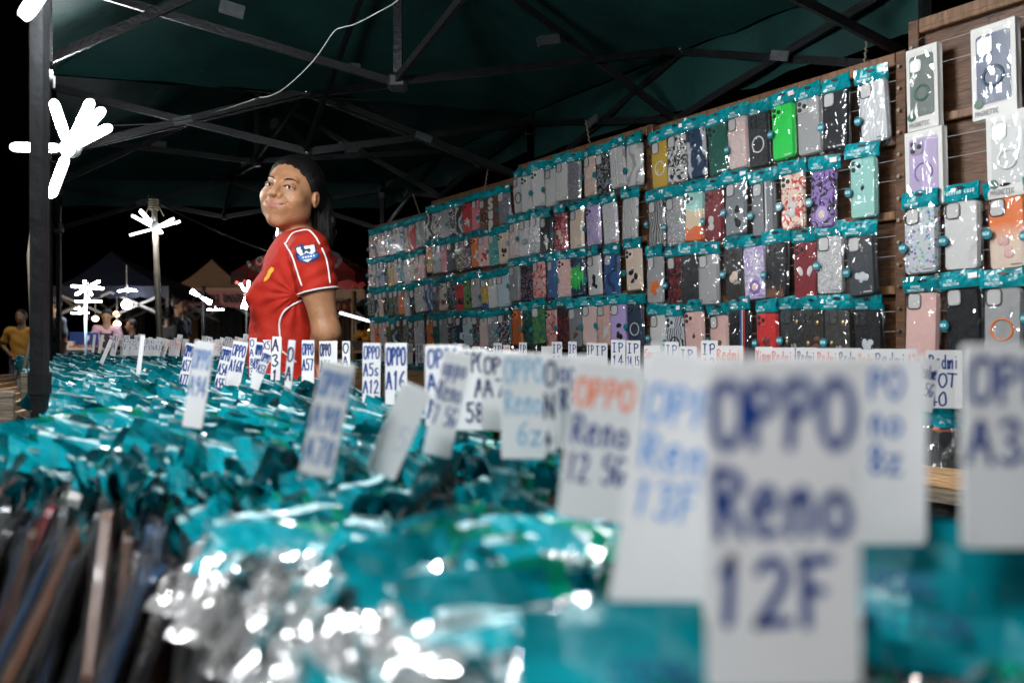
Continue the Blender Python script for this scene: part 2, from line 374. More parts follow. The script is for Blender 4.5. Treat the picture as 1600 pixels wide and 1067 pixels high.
def polygonize(f, lo, hi, s):
    """surface nets on a grid evaluated only near the surface"""
    lo = np.array(lo, 'f4'); n = np.ceil((np.array(hi)-lo)/s).astype(int)+1; B = 4
    nc = np.ceil(n/B).astype(int)+1
    g = np.stack(np.meshgrid(*[np.arange(k) for k in nc], indexing='ij'), -1).reshape(-1, 3)
    dc = f((lo+g*(s*B)).astype('f4')).reshape(nc)
    act = np.abs(dc) < s*B*1.9
    full = np.repeat(np.repeat(np.repeat(act, B, 0), B, 1), B, 2); dcf = np.repeat(np.repeat(np.repeat(dc, B, 0), B, 1), B, 2)
    o = B//2; full = full[o:, o:, o:][:n[0], :n[1], :n[2]]; dcf = dcf[o:, o:, o:][:n[0], :n[1], :n[2]].astype('f4')
    pad = [(0, n[i]-full.shape[i]) for i in range(3)]; full = np.pad(full, pad); D = np.pad(dcf, pad, constant_values=1.)
    ii = np.argwhere(full); out = np.empty(len(ii), 'f4')
    for k in range(0, len(ii), 400000): out[k:k+400000] = f((lo+ii[k:k+400000]*s).astype('f4'))
    D[full] = out; S = D < 0
    cnt = sum(S[a:n[0]-1+a, b:n[1]-1+b, c:n[2]-1+c].astype('i1') for a in (0, 1) for b in (0, 1) for c in (0, 1))
    cell = (cnt > 0) & (cnt < 8); ci = np.argwhere(cell); vid = -np.ones(cell.shape, 'i4'); vid[tuple(ci.T)] = np.arange(len(ci))
    acc = np.zeros((len(ci), 3)); num = np.zeros(len(ci))
    cor = [(a, b, c) for a in (0, 1) for b in (0, 1) for c in (0, 1)]
    val = {c: D[ci[:, 0]+c[0], ci[:, 1]+c[1], ci[:, 2]+c[2]] for c in cor}
    for c in cor:
        for ax in range(3):
            if c[ax] == 0:
                e = list(c); e[ax] = 1; e = tuple(e); v0, v1 = val[c], val[e]; m = (v0 < 0) != (v1 < 0)
                t = np.where(m, v0/(np.where(m, v0-v1, 1)), 0); q = np.array(c)[None, :]+np.zeros((len(ci), 3)); q[:, ax] = t
                acc += q*m[:, None]; num += m
    V = lo+(ci+acc/num[:, None])*s; Fs = []
    for ax in range(3):
        sl0 = [slice(1, n[i]-1) for i in range(3)]; sl0[ax] = slice(0, n[ax]-1); sl1 = list(sl0); sl1[ax] = slice(1, n[ax])
        a = S[tuple(sl0)]; b = S[tuple(sl1)]; e = np.argwhere(a != b)
        off = np.array([1, 1, 1]); off[ax] = 0; base = e+off; u, v = [(1, 2), (2, 0), (0, 1)][ax]
        def g_(du, dv):
            q = base.copy(); q[:, u] -= du; q[:, v] -= dv; return vid[q[:, 0], q[:, 1], q[:, 2]]
        quad = np.stack([g_(1, 1), g_(0, 1), g_(0, 0), g_(1, 0)], 1); fl = ~a[tuple(e.T)]
        quad[fl] = quad[fl][:, ::-1]; Fs.append(quad)
    Fq = np.concatenate(Fs); Fq = Fq[(Fq >= 0).all(1)]
    return V, Fq
def nmesh(name, V, Fq, smooth=True):
    V = np.asarray(V, 'f4'); Fq = np.asarray(Fq, 'i4'); k = Fq.shape[1]
    me = bpy.data.meshes.new(name); me.vertices.add(len(V)); me.vertices.foreach_set('co', V.ravel())
    me.loops.add(Fq.size); me.loops.foreach_set('vertex_index', Fq.ravel()); me.polygons.add(len(Fq))
    me.polygons.foreach_set('loop_start', np.arange(0, Fq.size, k)); me.polygons.foreach_set('use_smooth', np.full(len(Fq), smooth))
    me.update(); me.validate(); return me
# ------------------------------------------------------------------ common materials
M_metal = mat('tent_steel', (.007, .007, .008), .45, .3, bump=.25, bscale=90, var=.5, vscale=30)
M_post = mat('post_steel', (.011, .0115, .0125), .5, .3, bump=.2, bscale=60, var=.4, vscale=20)
M_plast = mat('grey_plastic', (.06, .066, .07), .45, var=.25, vscale=40)
M_bolt = mat('bolt_steel', (.6, .6, .6), .25, 1.)
M_wood = mat('board_wood', (.10, .043, .017), .5, bump=.35, bscale=30, var=.5, vscale=14, stretch=(1, 1, 6), coat=.12)
M_woodh = mat('rail_wood', (.17, .08, .033), .5, bump=.35, bscale=30, var=.45, vscale=14, stretch=(6, 1, 1), coat=.1)
M_woodl = mat('pale_wood', (.42, .25, .12), .6, bump=.4, bscale=40, var=.35, vscale=12, stretch=(1, 1, 7))
M_woodg = mat('weathered_wood', (.14, .11, .075), .7, bump=.5, bscale=40, var=.5, vscale=18, stretch=(1, 1, 7))
M_nail = mat('nail_metal', (.5, .45, .35), .3, 1.)
M_nylon = mat('nylon_line', (.45, .45, .45), .3)
M_led = mat('led_blade_lit', (1, 1, 1), .4, emit=LAMP, ecol=(.93, .97, 1))
M_ledb = mat('led_blade_back', (.85, .85, .85), .35, emit=LAMP*.05, ecol=(.93, .97, 1))
M_ledfar = mat('far_led_lit', (1, 1, 1), .4, emit=FARLAMP, ecol=(.95, .98, 1))
M_warm = mat('warm_bulb_lit', (1, .7, .4), .4, emit=9, ecol=(1, .62, .28))
M_black = mat('black_plastic', (.015, .015, .016), .35)
M_white = mat('white_plastic', (.8, .8, .8), .35)
M_rope = mat('old_rope', (.2, .17, .12), .9)
M_ink = mat('blue_marker_ink', (.004, .04, .21), .4)
M_inkp = mat('pale_blue_marker_ink', (.05, .25, .62), .4)
M_inkr = mat('red_marker_ink', (.75, .09, .04), .4)
M_inkk = mat('dark_marker_ink', (.02, .03, .10), .4)
M_inko = mat('orange_marker_ink', (.85, .22, .10), .4)
M_card = mat('white_foam_card', (.70, .685, .68), .45, var=.03, vscale=30)
M_print = mat('pale_print', (.62, .85, .85), .5)

# ------------------------------------------------------------------ ground and night sky
g = MB(); n = 40
V = []; Fc = []
for j in range(n+1):
    for i in range(n+1):
        x = -60+120*i/n; y = -20+150*j/n; V.append((x, y, .015*math.sin(x*.7+y*.3)*math.sin(y*.5) if abs(x) > 1.5 or y > 4 else 0))
for j in range(n):
    for i in range(n): a = j*(n+1)+i; Fc.append((a, a+1, a+n+2, a+n+1))
tag(obj('ground', mesh('ground', V, Fc, True), m=mat('asphalt', (.05, .05, .048), .85, bump=.6, bscale=120, var=.35, vscale=2.5)), kind='structure')

# ------------------------------------------------------------------ pop-up tents
def tent(name, label, corners, zt, apex, trussd, valance, fabric, bars=True, base_z=None, sides=(0, 1, 2, 3), midh=None, cpole=.75, barw=.024):
    """corners a,b,c,d around; zt their eave heights"""
    cx_, cy_ = sum(c[0] for c in corners)/4, sum(c[1] for c in corners)/4
    T = empty(name, (cx_, cy_, 0), label=label, cat='tent'); o = Vector((cx_, cy_, 0))
    def L(v): return Vector(v)-o
    cs = [Vector((c[0], c[1], z)) for c, z in zip(corners, zt)]; ap = Vector((cx_, cy_, apex))
    # canopy: each slope a slightly sagging sheet
    for k in range(4):
        a, b = cs[k], cs[(k+1) % 4]; N = 14; V = []; Fc = []
        for j in range(N+1):
            v = j/N
            for i in range(N+1):
                u = i/N; e = a.lerp(b, u); p = e.lerp(ap, v)
                sag = -.10*math.sin(math.pi*u)*(1-v)**1.0*v*2.2 - .035*math.sin(math.pi*v)
                wr = .006*math.sin(u*34+v*9+k)*(1-v)*math.sin(math.pi*u)+.004*math.sin(v*40+u*5)*(1-v)
                V.append(L(p+Vector((0, 0, sag+wr+.045))))
        for j in range(N):
            for i in range(N): q = j*(N+1)+i; Fc.append((q, q+1, q+N+2, q+N+1))
        obj('canopy_slope', mesh('canopy_slope', V, Fc, True), T, m=fabric)
        if k in sides:
            V = []; Fc = []; N = 24
            out = Vector(((a+b)/2-ap).to_tuple()); out.z = 0; out.normalize()
            for i in range(N+1):
                u = i/N; e = a.lerp(b, u)+out*.02; sc_ = .012*math.sin(u*30)
                V.append(L(e+Vector((0, 0, .05))+out*sc_*.3)); V.append(L(e+Vector((0, 0, -valance*.5))+out*sc_)); V.append(L(e+Vector((0, 0, -valance+.012*abs(math.sin(u*math.pi*6))))+out*sc_*1.2))
            for i in range(N):
                for j in range(2): q = i*3+j; Fc.append((q, q+1, q+4, q+3))
            obj('valance', mesh('valance', V, Fc, True), T, m=fabric)
    if not bars:
        for c in cs:
            mb = MB(); mb.bar(L((c.x, c.y, 0)), L(c), .05); mb.build('post', M_post, T)
        return T
    for c in cs:
        mb = MB(); mb.bar(L((c.x, c.y, .95)), L((c.x, c.y, c.z+.02)), .024)
        mb.bar(L((c.x, c.y, 0)), L((c.x, c.y, 1.0)), .022); mb.box(L((c.x, c.y, .004)), (.08, .08, .008))
        mb.box(L((c.x, c.y, .98)), (.029, .029, .04)); mb.build('post', M_post, T)
        mb = MB(); mb.box(L((c.x, c.y, c.z-.02)), (.045, .045, .07), bev=.006); mb.build('corner_joint', M_plast, T); mb = MB(); mb.box(L((c.x, c.y, c.z-trussd)), (.048, .048, .06), bev=.006); mb.build('corner_joint', M_plast, T)
    def cbar(a, b, wd=barw):
        mb = MB(); mb.bar(L(a), L(b), wd*.55, wd); return mb.build('truss_bar', M_metal, T)
    def joint(p, r=.012):
        mb = MB(); mb.box(L(p), (.04, .04, .035), bev=.008); mb.build('truss_joint', M_black, T)
        mb = MB(); mb.ell(L(p+Vector((0, -.024, 0))), (.006, .006, .006), 8, 6); mb.build('bolt', M_bolt, T, True)
    mids = []
    for k in range(4):
        a, b = cs[k], cs[(k+1) % 4]; dz = Vector((0, 0, -trussd)); m_ = (a+b)/2
        mt = m_+Vector((0, 0, .03 if midh is None else midh)); mbm = mt+Vector((0, 0, -trussd*.95)); mids.append((mt, mbm))
        off = Vector((b.y-a.y, a.x-b.x, 0)).normalized()*.012
        cbar(a+off, mbm+off); cbar(a+dz-off, mt-off); cbar(b+off, mbm+off); cbar(b+dz-off, mt-off); joint(mt); joint(mbm)
        for e in (a, b):
            q = (e+mbm)/2*.5+(e+dz+mt)/2*.5
            mb = MB(); d = (mt-(e+dz)).normalized(); mb.bar(L(q-d*.035+off*1.8), L(q+d*.035+off*1.8), .006, .03); mb.build('grey_bracket', M_plast, T)
    ct = Vector((cx_, cy_, apex-.22)); cb = Vector((cx_, cy_, cpole))
    mb = MB(); mb.bar(L(cb), L(ap+Vector((0, 0, -.02))), .026); mb.build('centre_pole', M_metal, T)
    mb = MB(); mb.box(L(cb), (.06, .06, .05), bev=.01); mb.build('centre_hub', M_black, T); mb = MB(); mb.box(L(ct), (.05, .05, .04), bev=.01); mb.build('centre_hub', M_black, T)
    for mt, mbm in mids:
        off = Vector((mt.y-cy_, cx_-mt.x, 0)).normalized()*.012
        cbar(mt+off, cb+off); cbar(mbm-off, ct-off)
        q = (mt+cb)/2*.5+(mbm+ct)/2*.5; d = (cb-mt).normalized()
        mb = MB(); mb.bar(L(q-d*.035+off*1.8), L(q+d*.035+off*1.8), .03, .03); mb.build('grey_bracket', M_plast, T)
    return T
pA = P(75, 140, 3.3); pB = P(92, 290, 5.4); pE = P(597, 300, 5.7); pF = P(828, 175, 3.85); pG = P(1445, 10, 2.33); pH = P(62, 0, 1.62)
M_fab = mat('green_canopy_fabric', (.006, .034, .030), .6, spec=.2, bump=.6, bscale=7, var=.25, vscale=4, stretch=(1, 2.2, 1))
zE = 2.0
tent('market_tent', 'dark green pop-up tent roof over the table in front, with black crossed bars', [pH, pA, pF, pG], [2.02, 2.0, 2.0, 2.02], 2.62, .25, .15, M_fab, sides=(0, 2), midh=.05, cpole=1.86)
tent('market_tent', 'farther green pop-up tent roof behind the red-shirted woman', [pA, pB, pE, pF], [2.0, 2.0, 2.03, 2.0], 2.55, .25, .12, M_fab, sides=(1, 2), midh=.06, cpole=1.98, barw=.026)
# light chain wire and thin cables
def sagline(a, b, sag, n=16):
    a = Vector(a); b = Vector(b); return [a.lerp(b, i/n)+Vector((0, 0, -sag*4*(i/n)*(1-i/n))) for i in range(n+1)]
def cr3(p, n=6):
    q = [p[0]]+list(p)+[p[-1]]; out = []
    for i in range(1, len(q)-2):
        for k in range(n):
            t = k/n; out.append(.5*(2*q[i]+(q[i+1]-q[i-1])*t+(2*q[i-1]-5*q[i]+4*q[i+1]-q[i+2])*t*t+(3*q[i]-q[i-1]-3*q[i+1]+q[i+2])*t**3))
    return out+[q[-1]]
mb = MB(); mb.tube(cr3([P(405, 153, 2.6), P(425, 149, 2.57), P(450, 134, 2.52), P(490, 95, 2.45), P(520, 52, 2.4), P(533, 44, 2.38), P(555, 38, 2.35), P(590, 20, 2.3), P(625, -2, 2.3), P(680, -60, 2.2)]), .0013, 6)
tag(mb.build('cable', mat('grey_cable', (.5, .5, .48), .4), smooth=True), 'thin pale cable looping down under the green canopy roof', 'cable')
mb = MB(); mb.tube(cr3([P(405, 153, 2.6), P(340, 174, 2.9), P(260, 192, 3.2), P(150, 197, 3.25)]), .0022, 6)
tag(mb.build('cable', mat('dark_cable', (.03, .03, .03), .4), smooth=True), 'thin dark cable running to the bright lamp on the left post', 'cable')
for k, (a, b) in enumerate([(P(915, 188, 3.4), P(923, 232, 3.35)), (P(645, 303, 4.6), P(656, 335, 4.6)), (P(762, 265, 3.95), P(757, 300, 3.95)), (P(1355, 60, 2.42), P(1350, 108, 2.36))]):
    mb = MB(); a = Vector(a); b = Vector(b); N = 14
    mb.tube([a.lerp(b, i/N)+Vector((.003*math.sin(i*2.4), .003*math.cos(i*2.4), 0)) for i in range(N+1)], .003, 5)
    tag(mb.build('hanging_chain', M_rope, smooth=True), ['short rope holding up the middle board from the tent bar', 'rope holding up the farthest board from the tent bar', 'rope holding up the second farthest board from the tent bar', 'rope tied above the top right corner of the widest board'][k], 'rope')
# ------------------------------------------------------------------ LED petal lamps
def blade_me(L_=.15, W_=.042, T_=.014):
    mb = MB(); p = rrect(L_, W_, W_*.48, 5, L_/2+.028, 0); n = len(p)
    V = [(a, b, T_/2) for a, b in p]+[(a, b, -T_/2) for a, b in p]
    mb.add(V, [tuple(range(n)), ], 1); mb.add(V, [tuple(range(2*n-1, n-1, -1))], 0); mb.add(V, [(k, n+k, n+(k+1) % n, (k+1) % n) for k in range(n)], 1)
    return mb.me('blade')
BL = blade_me()
def led_lamp(label, c, rot, blades, scale=1., far=False, group=None, hub=True, warm=None):
    """c centre; blades = list of (azimuth, droop) in degrees; the lit side faces -z of the lamp"""
    T = empty('led_lamp', c, tuple(R(a) for a in rot), label, 'lamp', group); T.scale = (scale,)*3
    for az, dr in blades:
        o = obj('blade', BL, T, m=[M_ledfar, M_ledfar] if far else [M_led, M_ledb]); o.rotation_euler = Euler((0, R(dr), R(az)), 'XYZ'); o.scale = (1, .55, 1) if far else (1.05, .70, 1)
    if hub:
        mb = MB(); mb.tube([(0, 0, .05), (0, 0, .02), (0, 0, -.012)], [.018, .034, .03], 14); mb.tube([(0, 0, .085), (0, 0, .05)], .013, 10); mb.build('lamp_base', M_white, T, True)
        mb = MB(); mb.ell((0, 0, -.012), (.024, .024, .006), 14, 6); mb.build('centre_disc', M_ledfar if far else M_led, T, True)
    return T
led_lamp('bright white petal lamp on the left tent post beside the woman', P(108, 232, 3.0), (-72, 0, 0), [(-58, 0), (-44, 0), (-24, 12), (-84, 30), (-178, 5), (118, 0)], 1.0)
led_lamp('bright white petal lamp cut off by the top left corner of the photo', P(122, -104, 1.55), (64, 0, -27), [(262, 0), (300, -20), (200, 0), (90, 0), (150, 0), (30, 0)], 1.02)
led_lamp('white petal lamp fixed to the bamboo pole', P(243, 357, 4.4), (12, -8, 0), [(180, -38), (150, -50), (0, -8), (215, 6), (300, 10), (60, -15)], .68)
led_lamp('unseen petal lamp under the canopy over the table packets', (-.22, .80, 1.88), (0, 0, 12), [(0, 8), (72, 8), (144, 8), (216, 8), (288, 8)], 1.35)  # out of view, added for the highlights on the packets
led_lamp('unseen petal lamp under the canopy over the aisle by the widest board', (.0, 1.72, 1.96), (0, -66, 0), [(0, 8), (72, 8), (144, 8), (216, 8), (288, 8)], .95)  # out of view, set where its reflection whitens the upper case rows
led_lamp('unseen fill lamp behind the camera over the near cards', (-.45, -.35, 1.72), (22, 0, -20), [(0, 0), (72, 0), (144, 0), (216, 0), (288, 0)], 1.1)  # out of view, added to brighten the card fronts

# ------------------------------------------------------------------ the display boards
W0 = Vector((.945, 2.3, 0)); U = Vector((.5386, -.8425, 0)); NB = Vector((-.8425, -.5386, 0)); ROTZ = math.atan2(U.y, U.x)
def ws(px):     # distance along the board line (photo left to right) of a photo column, measured from W0
    k = (px-CX)/F; return (k*W0.y-W0.x)/(U.x-k*U.y)
def wz(px, py): s = ws(px); Z = (W0+U*s).y; return CH+(HY-py)*Z/F
def board(label, px0, px1, ztop, zbot, rails, panel=True):
    s0, s1 = ws(px0), ws(px1); Wd = s1-s0; o = W0+U*s0
    T = empty('display_board', (o.x, o.y, zbot), (0, 0, ROTZ), label, 'display board'); H = ztop-zbot
    npn = max(1, round(Wd/.45))
    for k in range(npn): mb = MB(); mb.box((Wd*(k+.5)/npn, .022, H/2), (Wd/npn-.002, .008, H-.01)); mb.build('plywood_panel', M_wood, T)
    for x in (.014, Wd-.014):
        mb = MB(); mb.box((x, .006, H/2), (.028, .024, H), bev=.002); mb.build('side_frame', M_wood, T)
        nm = MB()
        for i in range(int(H/.055)):
            z = .03+i*.055; nm.tube([(x, -.006, z), (x, -.013, z)], .0022, 6); nm.tube([(x, -.012, z), (x, -.0155, z)], .0045, 7)
        tag(nm.build('nails', M_nail, T), kind='stuff')
    for z in rails:
        mb = MB(); mb.box((Wd/2, .004, z-zbot), (Wd-.058, .02, .022), bev=.002); mb.build('rail', M_woodh, T)
    for z in (.013, H-.013):
        mb = MB(); mb.box((Wd/2, .004, z), (Wd-.058, .022, .024), bev=.002); mb.build('rail', M_woodh, T)
    th = MB()
    for z in rails:
        for dz in (.055, .105): th.tube([(.014, -.026, z-zbot-dz), (Wd-.014, -.026, z-zbot-dz)], .0006, 4)
    tag(th.build('nylon_lines', M_nylon, T), kind='stuff')
    return T
tB = {'A1': ('the farthest board', 587, 674, 1.05+.655, 1.0, [.635, .475, .315, .158]), 'A2': ('the second farthest board', 675.5, 808, 1.05+.70, 1.0, [.667, .507, .322, .162]),
      'B': ('the middle board', 811, 1021, 1.05+.745, 1.03, [.722, .537, .361, .178]), 'C': ('the widest board', 1025, 1417, 1.05+.735, 1.0, [.712, .514, .325, .137]),
      'D': ('the nearest board', 1421, 1660, 1.05+.80, .98, [.775, .545, .32, .135])}
for k, (nm, a, b, zt, zb, rl) in tB.items():
    lab = {'A1': 'farthest brown wooden display board hung with narrow rows of phone cases', 'A2': 'second farthest wooden display board, beside the one reading Sup', 'B': 'middle wooden display board hung with many white cases', 'C': 'widest wooden display board with the bright green phone case', 'D': 'nearest wooden display board with boxed cases and bare plywood'}[k]
    board(lab, a, b, zt, zb, [CH+z for z in rl])

# ------------------------------------------------------------------ packets hung on the boards
M_head = mat('teal_header_print', (.0, .22, .255), .2, coat=.4, bump=.6, bscale=34, var=.4, vscale=14)
M_headd = mat('dark_teal_swoosh', (.0, .09, .12), .2, coat=.5)
M_film = film_mat('clear_film', refl=.06, milky=.004, bs=17, rough=.05, dist=.012)
M_stick = mat('round_teal_sticker', (.01, .17, .21), .3, coat=.4)
CASE = slab('phone_case', .076, .150, .010, .011, .003)
WIN = slab('camera_window', .030, .033, .0012, .008); WFR = frame_me('camera_frame', .034, .037, .010, -.002, .003)
ISL = slab('camera_island', .036, .037, .0025, .009, .001)
lm = MB()
for dx, dz in ((-.008, .008), (-.008, -.008), (.008, 0)):
    d = disc('tmp', .0062, .002, 12); lm.add([Vector(v.co)+Vector((dx, 0, dz)) for v in d.vertices], [tuple(p.vertices) for p in d.polygons])
    d = disc('tmp', .0035, .0008, 10); lm.add([Vector(v.co)+Vector((dx, -.0014, dz)) for v in d.vertices], [tuple(p.vertices) for p in d.polygons], 1)
LENS = lm.me('camera_lenses')
RING = ring_me('magnet_ring', .024, .004); RINGB = ring_me('magnet_ring', .022, .0025)
STK = disc('round_sticker', .0115, .0006, 18); SLOT = disc('hang_slot', .011, .0006, 14, .32)
PRICE = slab('price_sticker', .020, .012, .0006, .001)
hv = []; hf = []; nx, nz = 9, 4
def header_me(seed, W_=.094, H_=.038):
    r = random.Random(seed); V = []; Fc = []; nx, nz = 10, 4
    for j in range(nz+1):
        for i in range(nx+1):
            u = i/nx-.5; v = j/nz; y = -.003-.004*math.sin(math.pi*v)+r.uniform(-.0016, .0016)+.003*math.sin(u*5+seed)
            V.append((u*W_+r.uniform(-.0006, .0006), y, -v*H_+r.uniform(-.0008, .0008)))
    k = len(V); V += [(x, y+.0035, z) for x, y, z in V]
    for j in range(nz):
        for i in range(nx):
            a = j*(nx+1)+i; q = (a, a+nx+1, a+nx+2, a+1); Fc.append(q[::-1]); Fc.append(tuple(t+k for t in q))
    m = nx+1
    for i in range(nx): Fc.append((i, i+1, k+i+1, k+i))
    return mesh('header_card', V, Fc, False)
HEADS = [header_me(s) for s in range(6)]
tm = MB(); write(tm, 'STRONG', -.028, -.024, .0055, .06, -.0098, .16, 0); write(tm, 'PROTECTION', -.036, -.0325, .0055, .075, -.0098, .16, 0)
HTXT = tm.me('header_print')
tm = MB(); write(tm, 'Fashion case', -.038, -.024, .010, .078, -.0098, .14, 0); HTXT2 = tm.me('header_print')
tm = MB(); write(tm, 'NEW', -.0085, -.003, .007, .018, -.0006, .16, 0); NEWT = tm.me('sticker_print')
def sleeve_me(seed, W_=.092, H_=.176, front=-.011, back=.006):
    r = random.Random(seed); V = []; Fc = []; nx, nz = 9, 14
    for sd, yb in ((0, front), (1, back)):
        for j in range(nz+1):
            for i in range(nx+1):
                u = i/nx-.5; v = j/nz; e = min(1, (0.5-abs(u))*7)*min(1, (1-v)*14+.1)
                y = (yb if sd == 0 else back*.8)*e+r.uniform(-.0014, .0014)*(1 if sd == 0 else .3)
                if sd == 0: y = min(y, -.0072) if abs(u) < .41 else y
                V.append((u*W_*(1+.01*math.sin(v*9+seed)), y, -.030-v*H_))
    n1 = (nx+1)*(nz+1)
    for sd in (0, 1):
        for j in range(nz):
            for i in range(nx):
                a = sd*n1+j*(nx+1)+i; q = (a, a+1, a+nx+2, a+nx+1); Fc.append(q if sd else q[::-1])
    return mesh('sleeve', V, Fc, False)
SLV = [sleeve_me(s+20) for s in range(6)]
K = dict(w=(.62, .60, .58), lg=(.34, .335, .33), g=(.2, .21, .22), dg=(.05, .055, .06), k=(.012, .012, .014), p=(.68, .42, .38), hp=(.75, .22, .28), r=(.55, .03, .03), dr=(.20, .025, .03),
         o=(.75, .17, .03), y=(.55, .36, .05), gr=(.03, .62, .09), dgr=(.02, .11, .08), ol=(.13, .13, .04), b=(.03, .10, .28), nb=(.015, .04, .09), lb=(.32, .52, .60), lv=(.42, .32, .58), pu=(.25, .15, .42),
         br=(.16, .07, .04), cr=(.72, .56, .44), mi=(.28, .55, .48), si=(.5, .52, .54), te=(.05, .32, .28), fg=(.10, .24, .05), dk=(.03, .028, .025))
NM = dict(w='white', lg='light grey', g='grey', dg='dark grey', k='black', p='pale pink', hp='hot pink', r='red', dr='dark red', o='orange', y='yellow', gr='bright green', dgr='dark green', ol='olive',
          b='blue', nb='navy', lb='pale blue', lv='lavender', pu='purple', br='brown', cr='cream', mi='mint', si='silver', te='teal green', fg='leaf green', dk='blackish brown')
PN = dict(plain='plain', glitter='glittery', blotch='blotchy', bits='colour-speckled', dots='dotted', marble='swirled', lines='line-patterned', grad='two-tone', bands='wavy-banded')
ORD = ['first', 'second', 'third', 'fourth', 'fifth', 'sixth', 'seventh', 'eighth', 'ninth', 'tenth', 'eleventh', 'twelfth']
def obpart(name, me, par, loc, m, rot=(0, 0, 0), scale=(1, 1, 1)): return obj(name, me, par, loc, rot, scale, m)
cnt_h = 0
def packet(bn, ri, ci, px0, px1, ztop, spec, lean=0., detail=1):
    """spec: colour[:pattern[:second]][/camera][/extra] e.g. 'k:blotch:w/win/ring=w' """
    global cnt_h
    parts = spec.split('/'); cs_ = parts[0].split(':'); c1 = K[cs_[0]]; pat = cs_[1] if len(cs_) > 1 else 'plain'; c2 = K[cs_[2]] if len(cs_) > 2 else K['w']
    cam_ = 'win'; extra = []
    for e in parts[1:]:
        if e in ('win', 'lens', 'no', 'bwin'): cam_ = e
        else: extra.append(e)
    s0, s1 = ws(px0), ws(px1); wd = s1-s0; s = (s0+s1)/2; sp = min(wd/.088, 1.12); o = W0+U*s+NB*(.036+.004*((ci*7+ri) % 3)); ztop += rnd.uniform(-.007, .004)
    yaw = 0 if wd > .080 else R(min(22, 6+(.080-wd)*900)); wsx = 1.0 if wd > .085 else (.93 if wd > .07 else .88)
    nm = tB[bn][0].replace('the ', '')
    desc = ('%s %s' % (PN[pat], NM[cs_[0]])).replace('plain ', '')
    T = empty('hanging_packet', (o.x, o.y, ztop), (R(rnd.uniform(-1, 2)), R(lean+rnd.uniform(-2.2, 2.2)), ROTZ+yaw+R(rnd.uniform(-3, 3))),
              '%s phone case packet, %s from left in %s row of %s' % (desc, ORD[ci], ['top', 'second', 'third', 'bottom'][ri], nm), 'phone case packet', 'phone cases hanging on the display boards')
    T.scale = (wsx, 1, {'A1': .84, 'A2': .86, 'B': .95}.get(bn, 1.02))
    q = cnt_h % 6; cnt_h += 1
    h = obpart('header_card', HEADS[q], T, (0, 0, 0), M_head, (R(rnd.uniform(-6, 26)), R(rnd.uniform(-4, 4)), R(rnd.uniform(-12, 12))))
    obpart('hang_slot', SLOT, h, (0, -.0088, -.009), M_black)
    if detail: obpart('header_print', HTXT2 if 'fash' in extra else HTXT, h, (0, -.0005, 0), M_print)
    if rnd.random() < .3: obpart('price_sticker', PRICE, h, (.030, -.0085, -.014), M_white, (0, 0, 0))
    cz = -.114
    c = obpart('phone_case', CASE, T, (rnd.uniform(-.002, .002), 0, cz), cmat(c1, pat, c2))
    if cam_ in ('win', 'bwin'):
        obpart('camera_frame', WFR, c, (-.017, -.0055, .056), mat('dark_trim', (.02, .02, .022), .3) if cam_ == 'bwin' or sum(c1) > .9 else cmat(tuple(min(1, x*1.4+.01) for x in c1)))
        obpart('camera_window', WIN, c, (-.017, -.0056, .056), mat('window_insert', (.52, .50, .48), .5))
    elif cam_ == 'lens':
        i_ = obpart('camera_island', ISL, c, (-.017, -.006, .056), cmat(tuple(min(1, x*1.15+.01) for x in c1)))
        obpart('camera_lenses', LENS, c, (-.017, -.0085, .056), [M_black, mat('lens_glass', (.08, .09, .1), .08, coat=1)])
    if not any(e.startswith(('brand', 'text', 'fash')) for e in extra) and rnd.random() < .55: extra.append('brand=' + ('lg' if sum(c1) < 1 else 'g'))
    for e in extra:
        k, _, v = e.partition('=')
        if k == 'ring': obpart('magnet_ring', RING, c, (0, -.0051, -.012), cmat(K[v]))
        if k == 'ringb': obpart('magnet_ring', RINGB, c, (0, -.0051, -.010), cmat(K[v])); obpart('magnet_bar', slab('magnet_bar', .005, .012, .001, .002), c, (0, -.0056, -.045), cmat(K[v]))
        if k == 'text':
            col, _, tx = v.partition(','); mb = MB()
            if tx == 'Sup':    # big letters running down the case
                for i, ch in enumerate('Sup'): write(mb, ch, -.026, .018-i*.046, .046, .05, -.0056, .34, 0)
            else:
                for i, ln in enumerate(tx.split('_')): write(mb, ln, -.004, -.03-i*.016, .011, .034, -.0056, .16, 0)
            mb.build('case_print', cmat(K[col]), c)
        if k == 'brand':
            mb = MB(); mb.box((.018, -.0056, -.066), (.024, .0008, .003)); mb.build('case_print', cmat(K[v]), c)
        if k == 'blob':
            mb = MB(); r = random.Random(cnt_h); 
            for _ in range(5): mb.ell((r.uniform(-.014, .014), -.0055, r.uniform(-.045, 0)), (r.uniform(.006, .013), .0012, r.uniform(.006, .014)), 10, 6)
            mb.build('case_print', cmat(K[v]), c, True)
        if k == 'flower':
            mb = MB()
            for a in range(7): mb.ell((.012*math.cos(a*.9), -.0055, -.04+.012*math.sin(a*.9)), (.010, .0012, .010), 10, 6)
            mb.build('case_print', cmat(K[v]), c, True); mb = MB(); mb.ell((0, -.0065, -.04), (.011, .0015, .011), 12, 6); mb.build('case_print', cmat(K['cr']), c, True)
        if k == 'stripes':
            for i, cc in enumerate(v.split(',')):
                mb = MB(); mb.box((.006+i*.007, -.0056, 0), (.004, .0008, .15)); mb.build('case_stripe', cmat(K[cc]), c)
        if k == 'flame':
            mb = MB(); r = random.Random(3)
            for i in range(9):
                x = -.03+i*.0068; hh = r.uniform(.02, .045); mb.add([(x-.004, -.0056, -.074), (x+.005, -.0056, -.074), (x+.003, -.0056, -.074+hh*.5), (x+.001, -.0056, -.074+hh), (x-.003, -.0056, -.074+hh*.6)], [(0, 1, 2, 3, 4)])
            mb.build('case_print', cmat(K[v]), c)
